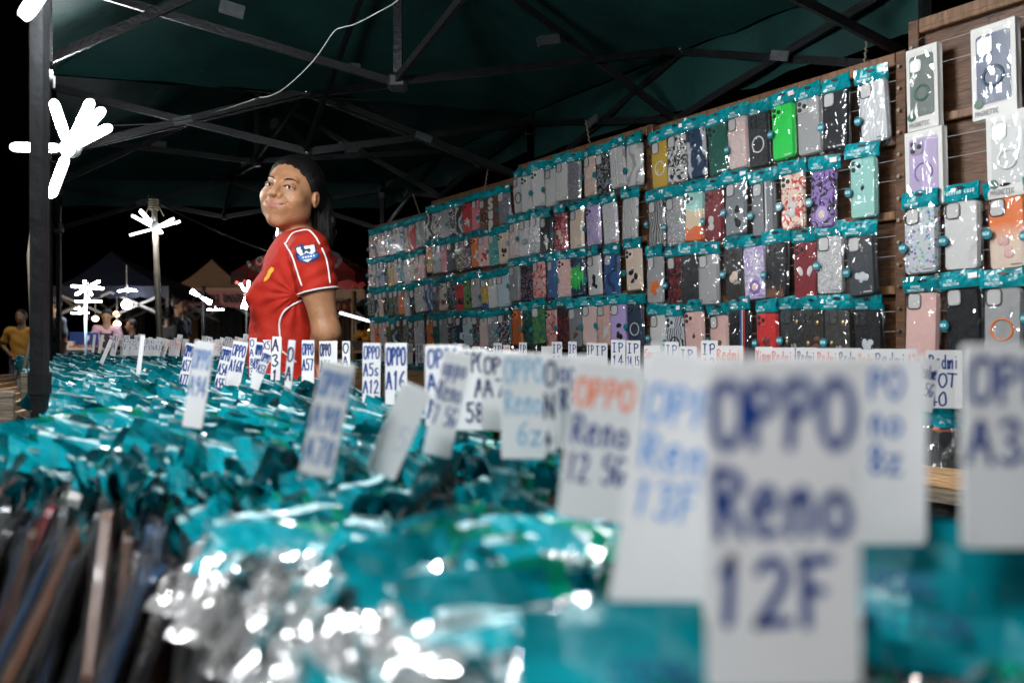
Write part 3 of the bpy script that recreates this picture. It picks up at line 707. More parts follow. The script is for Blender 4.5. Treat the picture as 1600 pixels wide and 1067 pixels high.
        if k == 'drip':
            mb = MB(); r = random.Random(5)
            for i in range(8): mb.ell((-.033+i*.0094, -.0055, .0), (.0048, .0012, r.uniform(.02, .06)), 8, 6)
            mb.build('case_print', cmat(K[v]), c, True)
        if k == 'eyes':     # two pale pointed ovals
            mb = MB(); mb.ell((-.016, -.0056, -.002), (.008, .0012, .014), 10, 6, mx=Matrix.Rotation(R(-25), 3, 'Y')); mb.ell((.016, -.0056, -.002), (.008, .0012, .014), 10, 6, mx=Matrix.Rotation(R(25), 3, 'Y')); mb.build('case_print', cmat(K[v]), c, True)
        if k == 'gems':
            mb = MB()
            for x, z in ((-.016, -.012), (.018, .04), (-.012, -.05), (.014, -.062)): mb.ell((x, -.0065, z), (.006, .004, .008), 8, 6)
            mb.build('case_charm', mat('brass_charm', (.5, .36, .18), .3, .7), c, True)
        if k == 'base':
            mb = MB(); mb.box((0, -.0055, -.058), (.068, .0009, .034), bev=.0004); mb.build('case_print', cmat(K[v]), c)
        if k == 'fruit':
            mb = MB(); mb.ell((0, -.0056, 0), (.006, .0008, .007), 12, 6); mb.ell((.0015, -.0056, .0095), (.001, .0008, .0028), 6, 4); mb.build('case_mark', cmat(K[v]), c, True)
        if k == 'rings2':
            for dx in (-.006, .006): obpart('case_print', RINGB, c, (dx, -.0051, -.015), cmat(K[v]), scale=(.55, 1, .55))
    obpart('sleeve', SLV[(q+ri) % 6], T, (0, 0, 0), M_film)
    if rnd.random() < .6:
        st = obpart('round_sticker', STK, T, (-.036, -.0155, -.118+rnd.uniform(-.012, .01)), M_stick)
        if detail and bn in 'CD': obpart('sticker_print', NEWT, st, (0, -.0002, 0), M_print)
    return T
Crow = [([1030, 1055, 1085, 1117, 1150, 1182, 1217, 1257, 1300, 1347, 1403], 'y/win/ring=w|w:blotch:k/win|nb:marble:si/lens|dgr/lens/brand=w|p:glitter:w/win/ringb=w|k:glitter:dg/lens/ring=w|gr/lens/brand=w|lg/lens|k/bwin/brand=lg|si:lines:w/bwin'),
        ([(1024, 1054), (1054, 1083), (1085, 1113), (1114, 1145), (1146, 1185), (1186, 1224), (1229, 1277), (1281, 1329), (1335, 1391)], 'lg:lines:k/win|lg:bits:w/win|mi:bands:o/lens|dr/lens/blob=w|g/bwin/blob=k|g/bwin/stripes=k,w|cr:blotch:r/lens/blob=w|pu:blotch:k/no/flower=lv|mi/lens/fruit=k/brand=w'),
        ([(1026, 1052), (1053, 1083), (1085, 1104), (1105, 1141), (1142, 1177), (1178, 1208), (1209, 1252), (1253, 1294), (1295, 1331), (1332, 1391)], 'lg/bwin/blob=o|k:blotch:dr/win/brand=w|k/lens/brand=w|lg/bwin/brand=g|dk/lens/text=w,Baby/blob=cr|lv:blotch:w/no/flower=pu|k/lens/flame=br|dr/lens/eyes=w/brand=w|lg:glitter:w/win/brand=g|dg/win/blob=si/brand=w'),
        ([(1028, 1053), (1054, 1082), (1083, 1116), (1119, 1151), (1151, 1193), (1197, 1233), (1234, 1262), (1263, 1306), (1307, 1343), (1344, 1396)], 'w/bwin|si:lines:k/lens/ring=k|p/lens/fruit=dg|cr:grad:p/win/blob=br|k/lens/stripes=b,w,r|r/lens/blob=dr|k/lens/text=w,LO_VE/gems|dk/lens/gems/blob=br|dk/lens/text=w,LO_VE/gems|k/lens/text=w,Baby/blob=si')]
Brow = [([812, 829, 845.5, 862, 883, 902, 923, 945, 966, 990, 1018], 'w/bwin/ring=dg|w/lens|w/lens|w/bwin|w/bwin|g:bits:br/no|cr:blotch:p/win|k:blotch:g/win|w:lines:lg/no|w:marble:lg/no'),
        ([(808, 826), (827, 843), (844, 855), (855, 878), (880, 900), (902, 924), (926, 951), (953, 980), (983, 1013)], 'p:blotch:w/win|si:blotch:w/win/rings2=k|w:blotch:lg/bwin|k/win/blob=w|dr:blotch:hp/lens/blob=cr|cr/win|lv:bits:w/lens|w:bits:lv/no|w:lines:lg/no'),
        ([(809, 827), (828, 842), (843, 865), (869, 888), (888, 903), (903, 928), (929, 955), (955, 982), (990, 1016)], 'g:glitter:lg/win|k:bits:br/lens|p:blotch:r/win|b/win|p:bits:cr/lens|nb/lens/drip=gr|w/bwin/blob=k|b:marble:nb/win/brand=w|cr/lens/blob=k'),
        ([812, 830, 847, 862, 884, 903, 923, 943.5, 971, 991, 1017], 'o:lines:k/lens|dgr:blotch:k/lens|dgr:blotch:fg/win|p:blotch:r/lens|k:blotch:dr/lens|g/win/blob=br|p:lines:w/win|p/win/blob=w|lv/bwin/blob=k|nb:glitter:dg/lens/ring=w')]
A1row = ['p:marble:w|g:marble:w|p:marble:lg|k:marble:w|w:marble:lg|w:bits:lg|b:bits:w|br:blotch:p|r:marble:p|lg:marble:w', 'p:dots:w|g:marble:w|lv:dots:w|k:bits:g|y:bits:w|p:bits:dk|te:marble:w|w:dots:dg|cr|p:dots:w',
         'dk:bits:w|k:marble:w|cr:dots:br|k:marble:g|ol|dg:marble:g|o|si:marble:w|k/win|w:dots:g', 'p:dots:r|o|p:bits:b|ol|dg:marble:w|k:bits:ol|dk:bits:p|k:bits:p|w:dots:b']
A2row = ['k:marble:w/no|w:blotch:k/no|lg/no|k:blotch:w/no|k:marble:w/no|r/lens/blob=w|hp/win/blob=w|br/win/ring=k|br/no/text=w,Sup|g:bits:k', 'y:marble:o/win|lg:bits:w|hp/win|k/win|k:bits:y/win|k:bits:p/win|o/lens/blob=w|p/win/blob=r|te/win/ringb=mi|cr/lens/blob=k',
         'b:marble:w/win|dk:bits:br|cr/lens/blob=dr|k:bits:lg|r/lens/blob=k|fg/lens/blob=dk|lg:bits:w/win|y/win/base=b/ringb=w|w/bwin|lb:glitter:w', 'o/bwin|dgr/win|lg|k:bits:lv|nb/win/blob=w|lb:glitter:w|k:bits:p|p:glitter:w|g:bits:lb|k:bits:w']
for bn, rows in (('C', Crow), ('B', Brow)):
    for ri, (xs, sp) in enumerate(rows):
        sp = sp.split('|')
        if not isinstance(xs[0], tuple): xs = [(xs[i], xs[i+1]) for i in range(len(xs)-1)]
        for ci, ((a, b), s) in enumerate(zip(xs, sp)):
            packet(bn, ri, ci, a, b, CH+tB[bn][5][ri]-(.004*(ci % 2)), s, -2.0 if bn == 'B' else -1.2)
for bn, rows in (('A2', A2row), ('A1', A1row)):
    _, a, b, *_r = tB[bn]; a += 2; b -= 3
    for ri, sp in enumerate(rows):
        sp = sp.split('|'); s0, s1 = ws(a), ws(b)
        for ci, s in enumerate(sp):
            # evenly spaced along the board; back to photo columns
            def col(t): p = W0+U*(s0+(s1-s0)*t); return CX+F*p.x/p.y
            packet(bn, ri, ci, col(ci/len(sp)), col((ci+1)/len(sp)), CH+tB[bn][5][ri]-(.005*((ci*5) % 3)), s, -4.5, detail=0)
# nearest board: boxed cases and larger packets
def boxed(px0, px1, ztop, H, col, inner, ring, label, window=True, txt='MAGNETIC', sidecol=None, lens=False):
    s0, s1 = ws(px0), ws(px1); wd = s1-s0; o = W0+U*((s0+s1)/2)+NB*.032
    T = empty('boxed_case', (o.x, o.y, ztop), (0, R(-1.5), ROTZ), label, 'boxed phone case', 'boxed phone cases on the nearest board')
    obj('box', slab('box', wd, H, .02, .002, .001), T, (0, 0, -H/2), m=mat('box_card', (.62, .60, .56), .45))
    obj("case_front", slab("case_front", wd*.76, H*.74, .001, .008), T, (0, -.0106, -H*.47), m=cmat(col))
    obj('camera_window', slab('camera_window', wd*.34, wd*.36, .002, .008), T, (-wd*.17, -.0125, -H*.22), m=M_white if not lens else cmat((.3, .26, .36)))
    if lens: obj('camera_lenses', LENS, T, (-wd*.17, -.0145, -H*.22), m=[M_black, mat('lens_glass', (.08, .09, .1), .08, coat=1)])
    obj('magnet_ring', ring_me('magnet_ring', wd*.25, .0035 if lens else .006, a0=-60 if lens else 0, a1=240 if lens else 360), T, (0, -.0115, -H*.56), m=cmat(ring))
    if not lens: obj('round_seal', disc('round_seal', .0105, .001), T, (-wd*.34, -.0125, -H*.83), m=mat('green_seal', (.03, .10, .06), .4))
    obj('hang_loop', ring_me('hang_loop', .013, .002), T, (0, -.004, .010), m=M_plast)
    mb = MB()
    for i, t in enumerate(txt.split('_')): write(mb, t, -wd*.42, -H*(.955 if '_' not in txt else .86+.07*i), .010, wd*.8, -.0118, .22, 0)
    mb.build('box_print', mat('grey_print', (.28, .27, .27), .5) if not lens else mat('dark_print', (.05, .04, .06), .5), T)
    obj('window_film', mesh('window_film', [(-wd*.42+wd*.84*i/8, -.0165-rnd.uniform(0, .003), -H*.06-H*.8*j/8) for j in range(9) for i in range(9)], [(j*9+i, j*9+i+9, j*9+i+10, j*9+i+1) for j in range(8) for i in range(8)]), T, m=film_mat('box_window_film', refl=.05, bs=14))
boxed(1431, 1480, wz(1455, 78), .200, (.12, .14, .12), 0, K["dgr"], "white box with dark green ringed case, top left of the nearest board")
boxed(1532, 1602, wz(1567, 42), .212, (.03, .05, .11), 0, K['nb'], 'white box with navy case reading MAGNETIC, at the top right')
boxed(1556, 1622, wz(1590, 178), .190, (.50, .50, .48), 0, K['w'], 'white box with clear case and white ring, right of the bare plywood')
boxed(1429, 1488, wz(1458, 206), .185, (.42, .33, .50), 0, K['pu'], 'lavender case with purple ring in a clear box reading PHONE CASE', txt='PHONE_CASE', lens=True)
def dpk(ci, ri, a, b, z, sp): 
    t = packet('D', ri, ci, a, b, z, sp, -.5); t.scale = (1.08, 1, 1.06); return t
for ri, z in ((2, wz(1460, 300)), (3, wz(1460, 428))):
    xs = [(1428, 1484), (1487, 1548), (1556, 1618), (1620, 1684)]
    sp = [['si:bits:b/win', 'w/bwin/fash', 'cr:grad:o/bwin/blob=p', 'w/win'], ['p/win', 'k/win/brand=w', 'lg/win/ring=o', 'k/lens']][ri-2]
    for ci, ((a, b), s) in enumerate(zip(xs, sp)): dpk(ci, ri, a, b, z+.004*(ci % 2), s)
# ------------------------------------------------------------------ front table with trays of packets
VD = Vector((.97, .243, 0)).normalized()        # rows run this way
def ztop(Y): return CH-max(.062, .135-.019*Y)
def left_x(Y): return .14-.577*Y
def right_x(Y): return .47-.45*Y
def tbl(label, quad, zs, legs=True, wood=M_woodl, name='market_table'):
    q = [Vector((a, b, z)) for (a, b), z in zip(quad, zs)]; T = empty(name, (q[0].x, q[0].y, 0), label=label, cat='table'); o = Vector((q[0].x, q[0].y, 0))
    # table boards laid lengthwise: split across the width
    n = 5
    for k in range(n):
        a0, a1 = k/n+.003, (k+1)/n-.003; A, B, C, D = q[0].lerp(q[1], a0), q[0].lerp(q[1], a1), q[3].lerp(q[2], a1), q[3].lerp(q[2], a0)
        V = [p-o for p in (A, B, C, D)]; V += [p+Vector((0, 0, -.022)) for p in V]
        obj('plank', mesh('plank', V, [(0, 1, 2, 3), (7, 6, 5, 4), (0, 4, 5, 1), (1, 5, 6, 2), (2, 6, 7, 3), (3, 7, 4, 0)]), T, m=wood)
    for p in q:
        d = (sum(q, Vector())/4-p); d.z = 0; p2 = p+d.normalized()*.06; mb = MB(); mb.bar(p2-o+Vector((0, 0, -.024)), Vector((p2.x, p2.y, 0))-o, .04); mb.build('leg', M_woodg, T)
    return T
y0, y1 = .30, 4.3
tbl('long wooden table under the trays of teal-headed packets in front', [(left_x(y0)-.02, y0), (right_x(y0)+.08, y0), (right_x(y1)+.05, y1), (left_x(y1)-.02, y1)], [ztop(y0)-.225, ztop(y0)-.225, ztop(y1)-.225, ztop(y1)-.225])
ROWP = .09; rows = []; Y = .30; k = 0
stag = [0, 0, 0, .0, .02, .0, -.05, -.12, -.14, -.10, -.04, -.02, 0, .02, 0, -.02, -.03, 0, .02, 0]
while Y < 4.25:
    st = stag[k] if k < len(stag) else 0.; rows.append((Y, left_x(Y)+st, right_x(Y))); Y += ROWP; k += 1
# each tray holds two rows: low wooden box
trays = []
for i in range(0, len(rows)-1, 3):
    Y0 = rows[i][0]-.055; Y1 = rows[min(i+2, len(rows)-1)][0]+.04; xl = min(r[1] for r in rows[i:i+3])-.02; xr = rows[i][2]+.02
    if Y0 < .5: continue
    if len(trays) > 11: break
    zf = ztop(Y0)-.222; T = empty('wooden_tray', (xl, Y0, zf), (0, 0, math.atan2(VD.y, VD.x)), cat='tray'); ln = (xr-xl)/VD.x; dp = (Y1-Y0)*.97; hh = .075 if Y0 > .9 else .03
    lab = 'low wooden tray of packets, %s tray of the front table counted from the camera' % ORD[len(trays)]
    for nm_, c, d in (('front_board', (ln/2, 0, hh/2), (ln, .010, hh)), ('back_board', (ln/2, dp, hh/2), (ln, .010, hh)), ('side_board', (.005, dp/2, hh*1.2), (.012, dp-.012, hh*2.1 if Y0 > 1.2 else hh)), ('side_board', (ln-.005, dp/2, hh*.9), (.012, dp-.012, hh*1.8))):
        mb = MB(); mb.box(c, d, bev=.0015); mb.build(nm_, M_woodl, T)
    tag(T, lab, 'tray', 'wooden trays on the front table'); trays.append(T)
# left edge wood dividers standing up
for i, (px, py, Z, wpx, lab) in enumerate([(68, 557, 3.4, 9, 'slim wooden upright at the left table edge, farthest of four'), (50, 573, 2.75, 12, 'wooden upright at the left table edge, second farthest of four'), (40, 582, 2.2, 13, 'wooden upright at the left table edge, third farthest of four'), (10, 611, 1.55, 22, 'dark wooden upright at the far left photo edge, nearest of four')]):
    p = P(px, py, Z); wd = wpx*Z/F; zb = ztop(Z)-.23; mb = MB(); mb.box((0, 0, (p.z-zb)/2), (wd, .018, p.z-zb), bev=.002)
    o = mb.build('wooden_upright', M_woodg, loc=(p.x, p.y, zb), rot=(0, 0, R(14))); tag(o, lab, 'wooden upright', 'wooden uprights along the left table edge')

# filed packets
M_headt = mat('teal_header_film', (.0, .17, .205), .26, coat=.5, bump=.5, bscale=22, var=.35, vscale=18)
M_headg = mat('green_header_edge', (.0, .17, .10), .25, coat=.5)
M_film2 = film_mat('crumpled_film', refl=.07, milky=.03, bs=26)
M_seam = mat('pale_film_seam', (.42, .62, .64), .15, coat=.8, bump=.6, bscale=50)
def fheader(seed):
    r = random.Random(seed); nx, nz = 8, 5; W_, H_ = .098, .042; V = []; Fc = []; mi = []
    ph = r.uniform(0, 6); am = r.uniform(.002, .006)
    for j in range(nz+1):
        for i in range(nx+1):
            u = i/nx-.5; v = (0, .10, .3, .55, .8, 1)[j]; V.append((u*W_*(1-.0*v)+r.uniform(-.001, .001), am*math.sin(u*7+ph)*(1-v)+.004*math.sin(v*5+ph)*(1-v)+r.uniform(-.0018, .0018), -v*H_+r.uniform(-.001, .001)+.002*math.sin(u*9+ph)*(1-v)))
    for j in range(nz):
        for i in range(nx): a = j*(nx+1)+i; Fc.append((a, a+nx+1, a+nx+2, a+1)); mi.append(2 if j == 0 and seed % 3 else (1 if i == nx-1 or (j == 0 and i > 3) else 0))
    return mesh('header_card', V, Fc, False, mi)
def ffilm(seed, z0=.002):
    r = random.Random(seed); nx, nz = 8, 10; V = []; Fc = []; am = r.uniform(.003, .007); ph = r.uniform(0, 6)
    for sd in (0, 1):
        for j in range(nz+1):
            for i in range(nx+1):
                u = i/nx-.5; v = j/nz; e = min(1, (.5-abs(u))*8)*min(1, v*5+.2)
                V.append((u*.104, (-.0085 if sd == 0 else .0085)*e+r.uniform(-.0016, .0016)+am*math.sin(u*7+ph)*(1-v)*(v < .25), z0-v*.205))
    n1 = (nx+1)*(nz+1)
    for sd in (0, 1):
        for j in range(nz):
            for i in range(nx): a = sd*n1+j*(nx+1)+i; q = (a, a+1, a+nx+2, a+nx+1); Fc.append(q if sd else q[::-1])
    return mesh('sleeve', V, Fc, False)
FH = [fheader(s) for s in range(7)]; FF = [ffilm(s+50) for s in range(5)]; FL = [ffilm(s+70, -.043) for s in range(5)]
FC = slab('phone_case', .076, .150, .011, .011)
fcols = [('black', 'k', 'plain'), ('black', 'k', 'plain'), ('dark grey', 'dg', 'plain'), ('light grey', 'lg', 'plain'), ('white', 'w', 'plain'), ('pale pink', 'p', 'plain'), ('brown', 'br', 'plain'), ('cream', 'cr', 'plain'), ('dark red', 'dr', 'plain'), ('navy', 'nb', 'plain'), ('clear-backed', 'si', 'plain'), ('brown', 'br', 'glitter')]
rg = random.Random(11)
def place(Y, b, x0, ri):
    """position and orientation of one filed packet"""
    p = Vector((x0, Y, 0))+VD*b+Vector((0, rg.uniform(-.008, .008), 0))
    zt = ztop(p.y)+rg.uniform(-.024, .012 if p.y > .8 else 0)
    if Y < .95: return p, zt, R((104 if b < .16 else 72)+rg.uniform(-12, 12)), R(12+rg.uniform(-12, 12)), R(-20+rg.uniform(-35, 35))
    return p, zt, R(48+rg.uniform(-22, 22)), R(rg.choice((10, -12, -20))*1.0+rg.uniform(-9, 9)), R(rg.uniform(-30, 30))
def mtx(p, zt, yaw, lean): return Matrix.Translation((p.x, p.y, zt)) @ Matrix.Rotation(yaw, 4, 'Z') @ Matrix.Rotation(lean, 4, 'X') @ Matrix.Rotation(R(rg.uniform(2, 26) if p.y > .8 else rg.uniform(-4, 12)), 4, 'Y')
heads_far = []; n_ind = 0
far = {'h': [], 'c': [], 'f': []}
for ri, (Y, x0, x1) in enumerate(rows):
    ln = (x1-x0)/VD.x; b = .006
    while b < ln:
        step = (.0105 if b < .2 else .0150) if Y < .95 else .0175
        p, zt, yaw, lean, hr = place(Y, b, x0, ri); b += step*rg.uniform(.8, 1.25)
        M = mtx(p, zt, yaw, lean); hi = rg.randrange(7); fi = rg.randrange(5); cn, ck, cp = rg.choice(fcols if Y > .95 else fcols[:3]+fcols[6:7]+fcols[6:7]+fcols[8:10]+fcols[11:])  # near cases get dark colours in place of the shade on them
        if n_ind < 296:
            n_ind += 1
            T = empty('filed_packet'); T.matrix_world = M
            tag(T, '%s case in teal-headed packet, %s packet row from the camera' % (cn, ORD[ri] if ri < 12 else '%dth' % (ri+1)), 'phone case packet', 'packets filed upright in the front trays')
            h = obj('header_card', FH[hi], T, m=[M_headt, M_headg, M_seam]); h.rotation_euler = (hr, 0, 0)
            obj('phone_case', FC, T, (0, 0, -.127), scale=(1, .75, 1), m=cmat(K[ck], cp)); obj('sleeve', (FF if Y < .72 and n_ind % 3 == 0 else FL)[fi], T, m=M_film2)
        else:
            far['h'].append((M, hi, hr)); far['c'].append((M, ck)); far['f'].append((M, fi))
# the rest of the packets, joined
def join(name, items, mats, parent=None):
    V = []; Fs = []; MI = []; n = 0
    for M, me, mi in items:
        co = np.empty(len(me.vertices)*3); me.vertices.foreach_get('co', co); co = co.reshape(-1, 3); A = np.array(M); V.append(co @ A[:3, :3].T+A[:3, 3])
        for p in me.polygons: Fs.append(tuple(i+n for i in p.vertices)); MI.append(mi if mi is not None else p.material_index)
        n += len(co)
    V = np.concatenate(V); return obj(name, mesh(name, V.tolist(), Fs, False, MI), parent, m=mats)
FCL = MB().box((0, 0, 0), (.076, .011, .15)).me('case_block')
FT = empty('far_packets', label='mass of teal-headed packets filling the far trays of the front table', cat='phone case packets'); FT['kind'] = 'stuff'
tag(join('header_cards', [(M @ Matrix.Rotation(r_, 4, 'X'), FH[hi], None) for M, hi, r_ in far['h']], [M_headt, M_headg, M_seam], FT), kind='stuff')
ks = sorted(set(c for _, c in far['c']))
tag(join('phone_cases', [(M @ Matrix.Translation((0, 0, -.127)), FCL, ks.index(c)) for M, c in far['c']], [cmat(K[c]) for c in ks], FT), kind='stuff')
tag(join('sleeves', [(M, FL[fi], None) for M, fi in far['f']], M_film2, FT), kind='stuff')
# a few large packets lying on top, close to the lens
def loose(label, M, W=1., cn='w', film=True):
    T = empty('loose_packet'); T.matrix_world = M; tag(T, label, 'phone case packet', None); T.scale = (W, W, W)
    h = obj('header_card', FH[0], T, m=[M_headt, M_headg, M_seam]); obj('phone_case', FC, T, (0, 0, -.127), m=cmat(K[cn])); obj('sleeve', FL[1], T, m=M_film2)
    mb = MB()
    write(mb, 'STRONG', -.03, -.024, .006, .06, -.0085, .16, 0); write(mb, 'PROTECTION', -.038, -.034, .006, .075, -.0085, .16, 0)
    mb.build('header_print', mat('dark_teal_print', (0, .05, .12), .4), h); return T
def facing(px, py, Z, yaw=0, tilt=0, roll=0): p = P(px, py, Z); return Matrix.Translation(p) @ Matrix.Rotation(R(yaw), 4, 'Z') @ Matrix.Rotation(R(tilt), 4, 'X') @ Matrix.Rotation(R(roll), 4, 'Y')
loose('large blue-teal packet header facing the camera, beside the tallest card at the lower right', facing(1490, 832, .44, -14, -35, 5), 1.7, 'b')
loose('teal packet header lying tilted at the bottom edge under the tallest card', facing(1075, 960, .38, 16, -45, 6), 1.5, 'lg')
loose('dark teal header standing above its row at the left photo edge', facing(60, 655, 1.25, 10, -20, -8), 1.3, 'g')
loose('teal header facing the camera at the left, beside the standing dark teal one', facing(150, 640, 1.30, 8, -24, -3), 1.3, 'dg')
# heap of crumpled clear packets near the lens: film that throws the lamp light back
r = random.Random(5)
for i in range(92):
    px = r.uniform(370, 940); Yd = r.uniform(.38, .66); b_ = (px-800)/F*Yd
    if b_ < left_x(Yd)+.03: continue
    zt = ztop(Yd)+r.uniform(-.030, -.006)
    T = empty('crumpled_packet'); T.matrix_world = Matrix.Translation((b_, Yd, zt)) @ Matrix.Rotation(R(r.uniform(-60, 60)), 4, 'Z') @ Matrix.Rotation(R(r.uniform(-68, -30)), 4, 'X')
    V = []; Fc = []; N = 9
    for a in range(N+1):
        for c in range(N+1): V.append(((a/N-.5)*.080, r.uniform(-.0030, .0030)+.004*math.sin(a*.9+i)*math.cos(c*.8), (c/N-.5)*.070-.03))
    for a in range(N):
        for c in range(N): Fc.append((a*(N+1)+c, a*(N+1)+c+1, (a+1)*(N+1)+c+1, (a+1)*(N+1)+c))
    cc = r.choice(['w', 'lg', 'p', 'cr', 'p', 'si', 'lg'] if Yd > .44 else ['lg', 'g', 'br'])
    if i % 3 == 0: obj('header_card', FH[i % 7], T, (0, .003, .030), m=[M_headt, M_headg, M_seam])
    if px > 520: obj('phone_case', FC, T, (0, .014, -.055), scale=(.9, 1, .6), m=cmat(K[cc]))
    obj('sleeve', mesh('sleeve', V, Fc, False), T, m=film_mat('shiny_crumpled_film', refl=.36, milky=.66, bs=34, rough=.07, tl=True))
    tag(T, 'crumpled clear packet lying on the nearest trays and throwing back the lamp light', 'phone case packet', 'crumpled clear packets on the nearest tray')

# ------------------------------------------------------------------ table under the boards
q0 = W0+U*.75; q1 = W0+U*(-3.2); n = NB
tbl('narrow wooden table along the foot of the display boards', [((q1+n*.40).x, (q1+n*.40).y), ((q0+n*.40).x, (q0+n*.40).y), ((q0+n*.05).x, (q0+n*.05).y), ((q1+n*.05).x, (q1+n*.05).y)], [.765]*4, wood=M_woodg)
mb = MB()
T = empty('wooden_tray', tuple(W0+Vector((0, 0, .766))), (0, 0, ROTZ), 'long wooden tray on the table under the display boards', 'tray')
for nm_, c, d in (('front_board', (-1.25, -.36, .02), (3.9, .014, .04)), ('back_board', (-1.25, -.10, .045), (3.9, .014, .09))):
    mb = MB(); mb.box(c, d, bev=.002); mb.build(nm_, M_woodl, T)
for x in [-3.19, -2.75, -2.62, -2.15, -2.05, -1.55, -1.0, -.45, -.05, .18, .68]:
    mb = MB(); mb.box((x, -.23, .085), (.016, .24, .17), bev=.002); mb.build('divider', M_woodl, T)
rg2 = random.Random(4); far2 = []; fc2 = []; ff2 = []; s = -3.15; n2 = 0
while s < .66:
    p = W0+U*s+NB*.23; zt = .96+rg2.uniform(-.015, .012); big = .0 < s < .18
    M = Matrix.Translation((p.x, p.y, zt-(.02 if big else 0))) @ Matrix.Rotation(ROTZ+R(62+rg2.uniform(-12, 12)), 4, 'Z') @ Matrix.Rotation(R(rg2.uniform(8, 24)), 4, 'X')
    ck = rg2.choice(['k', 'k', 'dg', 'dg', 'nb', 'w', 'p', 'cr', 'g']) if not big else 'k'
    far2.append((M @ Matrix.Rotation(R(rg2.uniform(-30, 30)), 4, 'X'), FH[rg2.randrange(7)], None)); fc2.append((M @ Matrix.Translation((0, 0, -.127)), FCL, ks.index(ck) if ck in ks else 0)); ff2.append((M, FF[rg2.randrange(5)], None)); s += .0175
FT = empty('shelf_packets', label='packets filed in the long tray under the display boards', cat='phone case packets'); FT['kind'] = 'stuff'
tag(join('header_cards', far2, [M_headt, M_headg, M_seam], FT), kind='stuff'); tag(join('phone_cases', fc2, [cmat(K[c]) for c in ks], FT), kind='stuff'); tag(join('sleeves', ff2, M_film2, FT), kind='stuff')

for i, (px, lab) in enumerate([(1452, 'dark case in a clear bag standing left of two others under the nearest board'), (1472, 'dark case in a clear bag with an orange patch, under the nearest board'), (1494, 'dark case in a clear bag standing right of two others under the nearest board')]):
    p = P(px, 634+i*3, 1.86-.03*i); T = loose(lab, Matrix.Translation(p) @ Matrix.Rotation(R(-30+i*6), 4, 'Z') @ Matrix.Rotation(R(-8), 4, 'X'), .86, 'k')
    if i == 1: mb = MB(); mb.ell((.0, -.012, -.052), (.022, .004, .008), 10, 6); mb.build('orange_patch', M_inko, T, True)
# ------------------------------------------------------------------ handwritten cards
def card(label, quad, Z, lines, ink=M_ink, yaw=0, tilt=0, group=None, hs=None, pen=.15, top=.04, lh=None, x0=.06, thick=.0018, bow=0.):
    """quad: photo columns/rows of top-left, top-right, bottom centre; Z depth; lines of writing"""
    (ax, ay), (bx, by), (cx_, cy_) = quad; A = P(ax, ay, Z); B = P(bx, by, Z); C = P(cx_, cy_, Z)
    Wd = (B-A).length/max(.3, math.cos(R(yaw))); mid = (A+B)/2; H = (mid-C).length; roll = math.atan2(mid.x-C.x, mid.z-C.z)
    T = empty('price_card', tuple(mid), (R(tilt), roll, R(yaw)), label, 'handwritten card', group)
    if roll: T.rotation_euler = (Matrix.Rotation(R(yaw), 3, 'Z') @ Matrix.Rotation(roll, 3, 'Y') @ Matrix.Rotation(R(tilt), 3, 'X')).to_euler()
    obj('card', slab('card', Wd, H, thick, Wd*.05, .0003), T, (0, 0, -H/2), m=M_card)
    z = -H*top
    mbs = {}
    rr = random.Random(hash(label) % 1000 if False else sum(map(ord, label)))
    for i, t in enumerate(lines):
        ik = ink
        if isinstance(t, tuple): t, ik = t
        h = lh*H if lh else min(Wd*.42, H*.22); m_ = mbs.setdefault(ik.name, (MB(), ik))[0]
        write(m_, t, -Wd/2+Wd*x0, z-h, h*.86, Wd*(1-2*x0), -thick/2-.00025, pen, .03, rr); z -= h*1.18
    for mb_, ik in mbs.values(): mb_.build('writing', ik, T)
    return T
card('tallest and nearest white card, marked 12F in thick blue marker', ((1101, 557), (1341, 557), (1225, 1075)), .30, ['OPPO', 'Reno', '12F'], lh=.225, top=.045, pen=.17, x0=.03)
card('white card marked 13F leaning behind the tallest card', ((1012, 556), (1200, 556), (1045, 960)), .37, ['OPPO', 'Reno', '13F'], M_inkp, lh=.155, top=.12, yaw=-8, pen=.13)
card('white card with an orange first word and a blue 12 below it', ((898, 566), (1004, 566), (922, 812)), .52, [('OPPO', M_inko), 'Reno', '12 5G'], lh=.20, top=.09)
card('white card marked 8z right behind the tallest card', ((1205, 556), (1447, 556), (1326, 850)), .41, ['     PO', '     no', '    .8z'], mat('mid_blue_ink', (.015, .12, .42), .4), lh=.17, top=.05, x0=.03)
card('large white card marked A3x at the right photo edge', ((1503, 540), (1690, 538), (1596, 856)), .38, ['OPPO', 'A3x'], M_ink, lh=.25, top=.035, x0=.05)
card('white card with faint pale blue 6z', ((783, 551), (853, 551), (818, 716)), .76, ['OPPO', 'Reno', ' 6z'], mat('faint_blue_ink', (.30, .48, .62), .5), lh=.25, top=.03)
card('white card marked A74 in dark ink, left of the faint 6z card', ((752, 548), (815, 548), (784, 672)), .90, ['OPPO', 'A74'], M_inkk, lh=.24, top=.05)
card('white card marked 2 in blue behind the orange-worded card', ((868, 557), (935, 553), (905, 700)), .72, ['oppo', 'Reno', ' 2'], M_ink, lh=.26, top=.02)
card('white card turned half away beside the faint 6z card', ((850, 556), (872, 556), (858, 706)), .68, ['O', 'N', '+'], M_inkk, lh=.28, top=.03)
card('white card marked A98 and A58 behind the slanting 7 5G card', ((664, 537), (722, 541), (694, 665)), 1.05, ['OPPO', 'A98', 'A58'], M_ink, lh=.26, top=.02)
card('slanting white card marked 7 5G in violet-blue ink', ((694, 549), (738, 553), (682, 712)), .80, ['oppo', 'Reno', '7 5G'], M_ink, lh=.2, top=.03, pen=.12)
card('white card marked A58 behind the slanting 7 5G card', ((712, 541), (760, 548), (735, 672)), .98, ['OPPO', '  A', ' 58'], M_inkk, lh=.26, top=.02)
